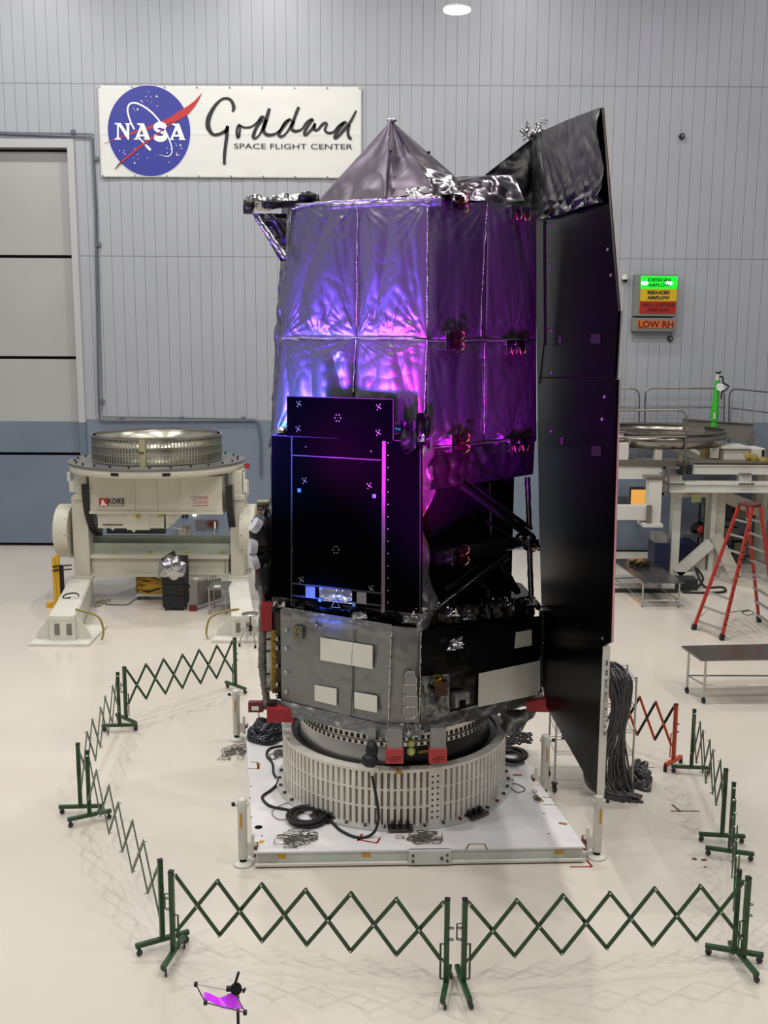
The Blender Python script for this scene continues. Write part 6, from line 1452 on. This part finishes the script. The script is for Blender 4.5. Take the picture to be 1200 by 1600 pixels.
# long low rail and cable on the floor
tag(MB().beam(gl(900, 925)+Vector((0, 0, .05)), gl(1062, 926)+Vector((0, 0, .05)), .12, .10).build('floor_rail', mat('rail_dark', (66, 64, 62), .4, .5)), 'dark rail lying along the floor behind the first steel table', 'rail')
b = MB(); b.tube(smooth_path([gl(1062, 924)+Vector((0, 0, .03)), gl(1085, 922)+Vector((0, 0, .03)), gl(1098, 915)+Vector((0, 0, .2)), gl(1086, 906)+Vector((0, 0, .35)), gl(1100, 919)+Vector((0, 0, .05)), gl(1128, 919)+Vector((0, 0, .03)), gl(1132, 926)+Vector((0, 0, .03)), gl(1105, 928)+Vector((0, 0, .03)), gl(1066, 927)+Vector((0, 0, .03))], 5), .035, 8)
tag(b.build('black_hose', rubber), 'thick black hose curling on the floor beside the white column', 'hose')
floorbox(1058, 1090, 923, 905, .5, 'dark_unit', mat('unit_dark', (36, 38, 40), .5), 'low dark unit on the floor at the base of the white column', 'box')
# stainless tables
def table(legs, zt_, corners, label, casters, parts_m):
    c_ = sum((Vector(p) for p in legs), Vector())/len(legs); t = thing('steel_table', c_, label, 'table')
    top = [onZ(x, y, zt_) for x, y in corners]; MB().prism([p-Vector((0, 0, .04)) for p in top], (0, 0, .04)).build('tabletop', parts_m, t)
    for p in legs:
        p = Vector(p); l_ = MB().rod(p+Vector((0, 0, .13 if casters else .02)), p+Vector((0, 0, zt_-.04)), .024, 10).build('leg', steel, t)
        if casters:
            b = MB(); b.disc(p+Vector((0, 0, .055)), .055, (1, .3, 0), .03, 14); b.box(p+Vector((0, 0, .10)), (.04, .04, .06)); b.build('caster', rubber, l_)
        else: MB().disc(p+Vector((0, 0, .012)), .03, (0, 0, 1), .024, 10).build('foot', dark_steel, l_)
    for i, j in ((0, 1), (1, 2), (2, 3), (3, 0)):
        h = .18 if not casters else .36; MB().rod(Vector(legs[i])+Vector((0, 0, h)), Vector(legs[j])+Vector((0, 0, h)), .016, 8).build('stretcher', steel, t)
    return t, top
l0, l1 = gl(1008, 951), gl(1044, 951); l3 = gl(972, 930)
ztab = onY(1007, 909, l0.y).z
corn = [(1005, 909), (1070, 909.5), (1009, 872), (955, 873.5)]
tp_ = [onZ(x, y, ztab) for x, y in corn]
ins = lambda k, f=.12: (tp_[k]*(1-f)+sum(tp_, Vector())/4*f)
lg = [Vector((ins(k).x, ins(k).y, 0)) for k in range(4)]
tb1, top1 = table(lg, ztab, corn, 'long dark stainless table left of the ladder, reflecting the amber window', False, mat('table_dark_steel', (112, 112, 110), .16, .85))
rnd = random.Random(2)
for k, (x, y) in enumerate(((988, 882), (995, 885), (1001, 886.5), (1006, 884), (1011, 885))):
    p = onZ(x, y, ztab); b = MB(); b.box(p+Vector((0, 0, .05)), (.16, .12, .10), Matrix.Rotation(k*.7, 3, 'Z')); b.rod(p+Vector((0, 0, .08)), p+Vector((.12, -.05, .15)), .025, 6)
    tag(b.build('machine_part', mat('part_dark', (52, 46, 36), .4, .5)), ('leftmost dark part on the long stainless table', 'second dark part from the left on the long stainless table', 'middle dark part on the long stainless table', 'second dark part from the right on the long stainless table', 'rightmost dark part on the long stainless table')[k], 'part', 'small parts on the long table')
floorbox(1031, 1054, 924, 909, .3, 'paper_box', label_white, 'white box under the near end of the long stainless table', 'box')
f0, f1 = gl(1099, 1099), gl(1300, 1097); b0 = gl(1073, 1083); f1.y = f0.y
lv = [f0, f1, f1+(b0-f0), b0]; zt2 = onY(1098, 1029.5, f0.y).z
tb2, top2 = table(lv, zt2, [(1095, 1030), (1310, 1027), (1290, 1004), (1065, 1009)], 'rolling stainless table with casters at the right edge in front of the ladder', True, mat('table_brown_steel', (120, 114, 108), .2, .85))
# ================================================================== RED DOUBLE LADDER
L1, R1, L2, R2_ = gl(1083, 984), gl(1127, 1000), gl(1186, 972), gl(1214, 992)
T1, T2 = onY(1155, 789, (L1.y+L2.y)/2), onY(1176, 793, (R1.y+R2_.y)/2)
T3 = T1+Vector((.22, .12, 0)); T4 = T2+Vector((.22, .12, 0))
lad = thing('step_ladder', (L1+R1+L2+R2_)/4, 'tall red double-sided fibreglass step ladder standing near the white platform', 'ladder')
for a, e, nm in ((L1, T1, 'front_rail'), (R1, T2, 'front_rail'), (L2, T3, 'rear_rail'), (R2_, T4, 'rear_rail')):
    d_ = (e-a).normalized(); ft = a+d_*.14; o = MB().beam(ft, e, .058, .09, (0, -1, 0)).build(nm, ladder_red, lad)
    b = MB(); b.beam(a+Vector((0, 0, .0))+d_*.01, ft, .09, .12, (0, -1, 0)); b.build('foot', rubber, o)
b = MB(); b.prism([T1+Vector((-.06, -.06, 0)), T2+Vector((-.02, -.08, 0)), T4+Vector((.05, .06, 0)), T3+Vector((.0, .08, 0))], (0, 0, .06)); b.build('top_cap', mat('cap_maroon', (92, 26, 22), .5), lad)
stp = mat('step_alu', (186, 184, 178), .35, .6)
for k in range(8):
    f = (k+.55)/8.6
    a, e = L1*(1-f)+T1*f, R1*(1-f)+T2*f; n_ = (L2-L1).normalized(); b = MB(); b.prism([a, e, e+n_*.09, a+n_*.09], (0, 0, .03)); b.build('step', stp, lad)
    a, e = L2*(1-f)+T3*f, R2_*(1-f)+T4*f; b = MB(); b.prism([a, e, e-n_*.09, a-n_*.09], (0, 0, .03)); b.build('step', stp, lad)
    if k < 2:
        a, e = L1*(1-f)+T1*f, R1*(1-f)+T2*f; d_ = (e-a).normalized()
        for p, s in ((a, 1), (e, -1)): MB().rod(p+d_*s*.25, p-Vector((0, 0, .22)), .012, 6).build('step_brace', stp, lad)
for k, (a, e) in enumerate(((L1*.55+T1*.45, L2*.55+T3*.45), (R1*.55+T2*.45, R2_*.55+T4*.45))): MB().rod(a, e, .012, 6).build('spreader', stp, lad)
b = MB()
p = R1*.62+T2*.38; b.build
for k in range(14):
    f = .12+k*.055; p = R1*(1-f)+T2*f+Vector((0, -.062, 0)); b.box(p, (.05, .006, .03))
b.build('printed_marks', mat('ladder_print', (52, 16, 14), .6), lad)
tag(MB().tube(smooth_path([gl(1158, 957)+Vector((0, 0, .015)), gl(1172, 955)+Vector((0, 0, .015)), gl(1178, 959)+Vector((0, 0, .015)), gl(1168, 962)+Vector((0, 0, .015)), gl(1160, 958)+Vector((0, 0, .02)), gl(1170, 954)+Vector((0, 0, .02)), gl(1140, 957.5)+Vector((0, 0, .015))], 5), .008, 5).build('thin_wire', rubber), 'thin dark wire loop on the floor under the red ladder', 'wire')
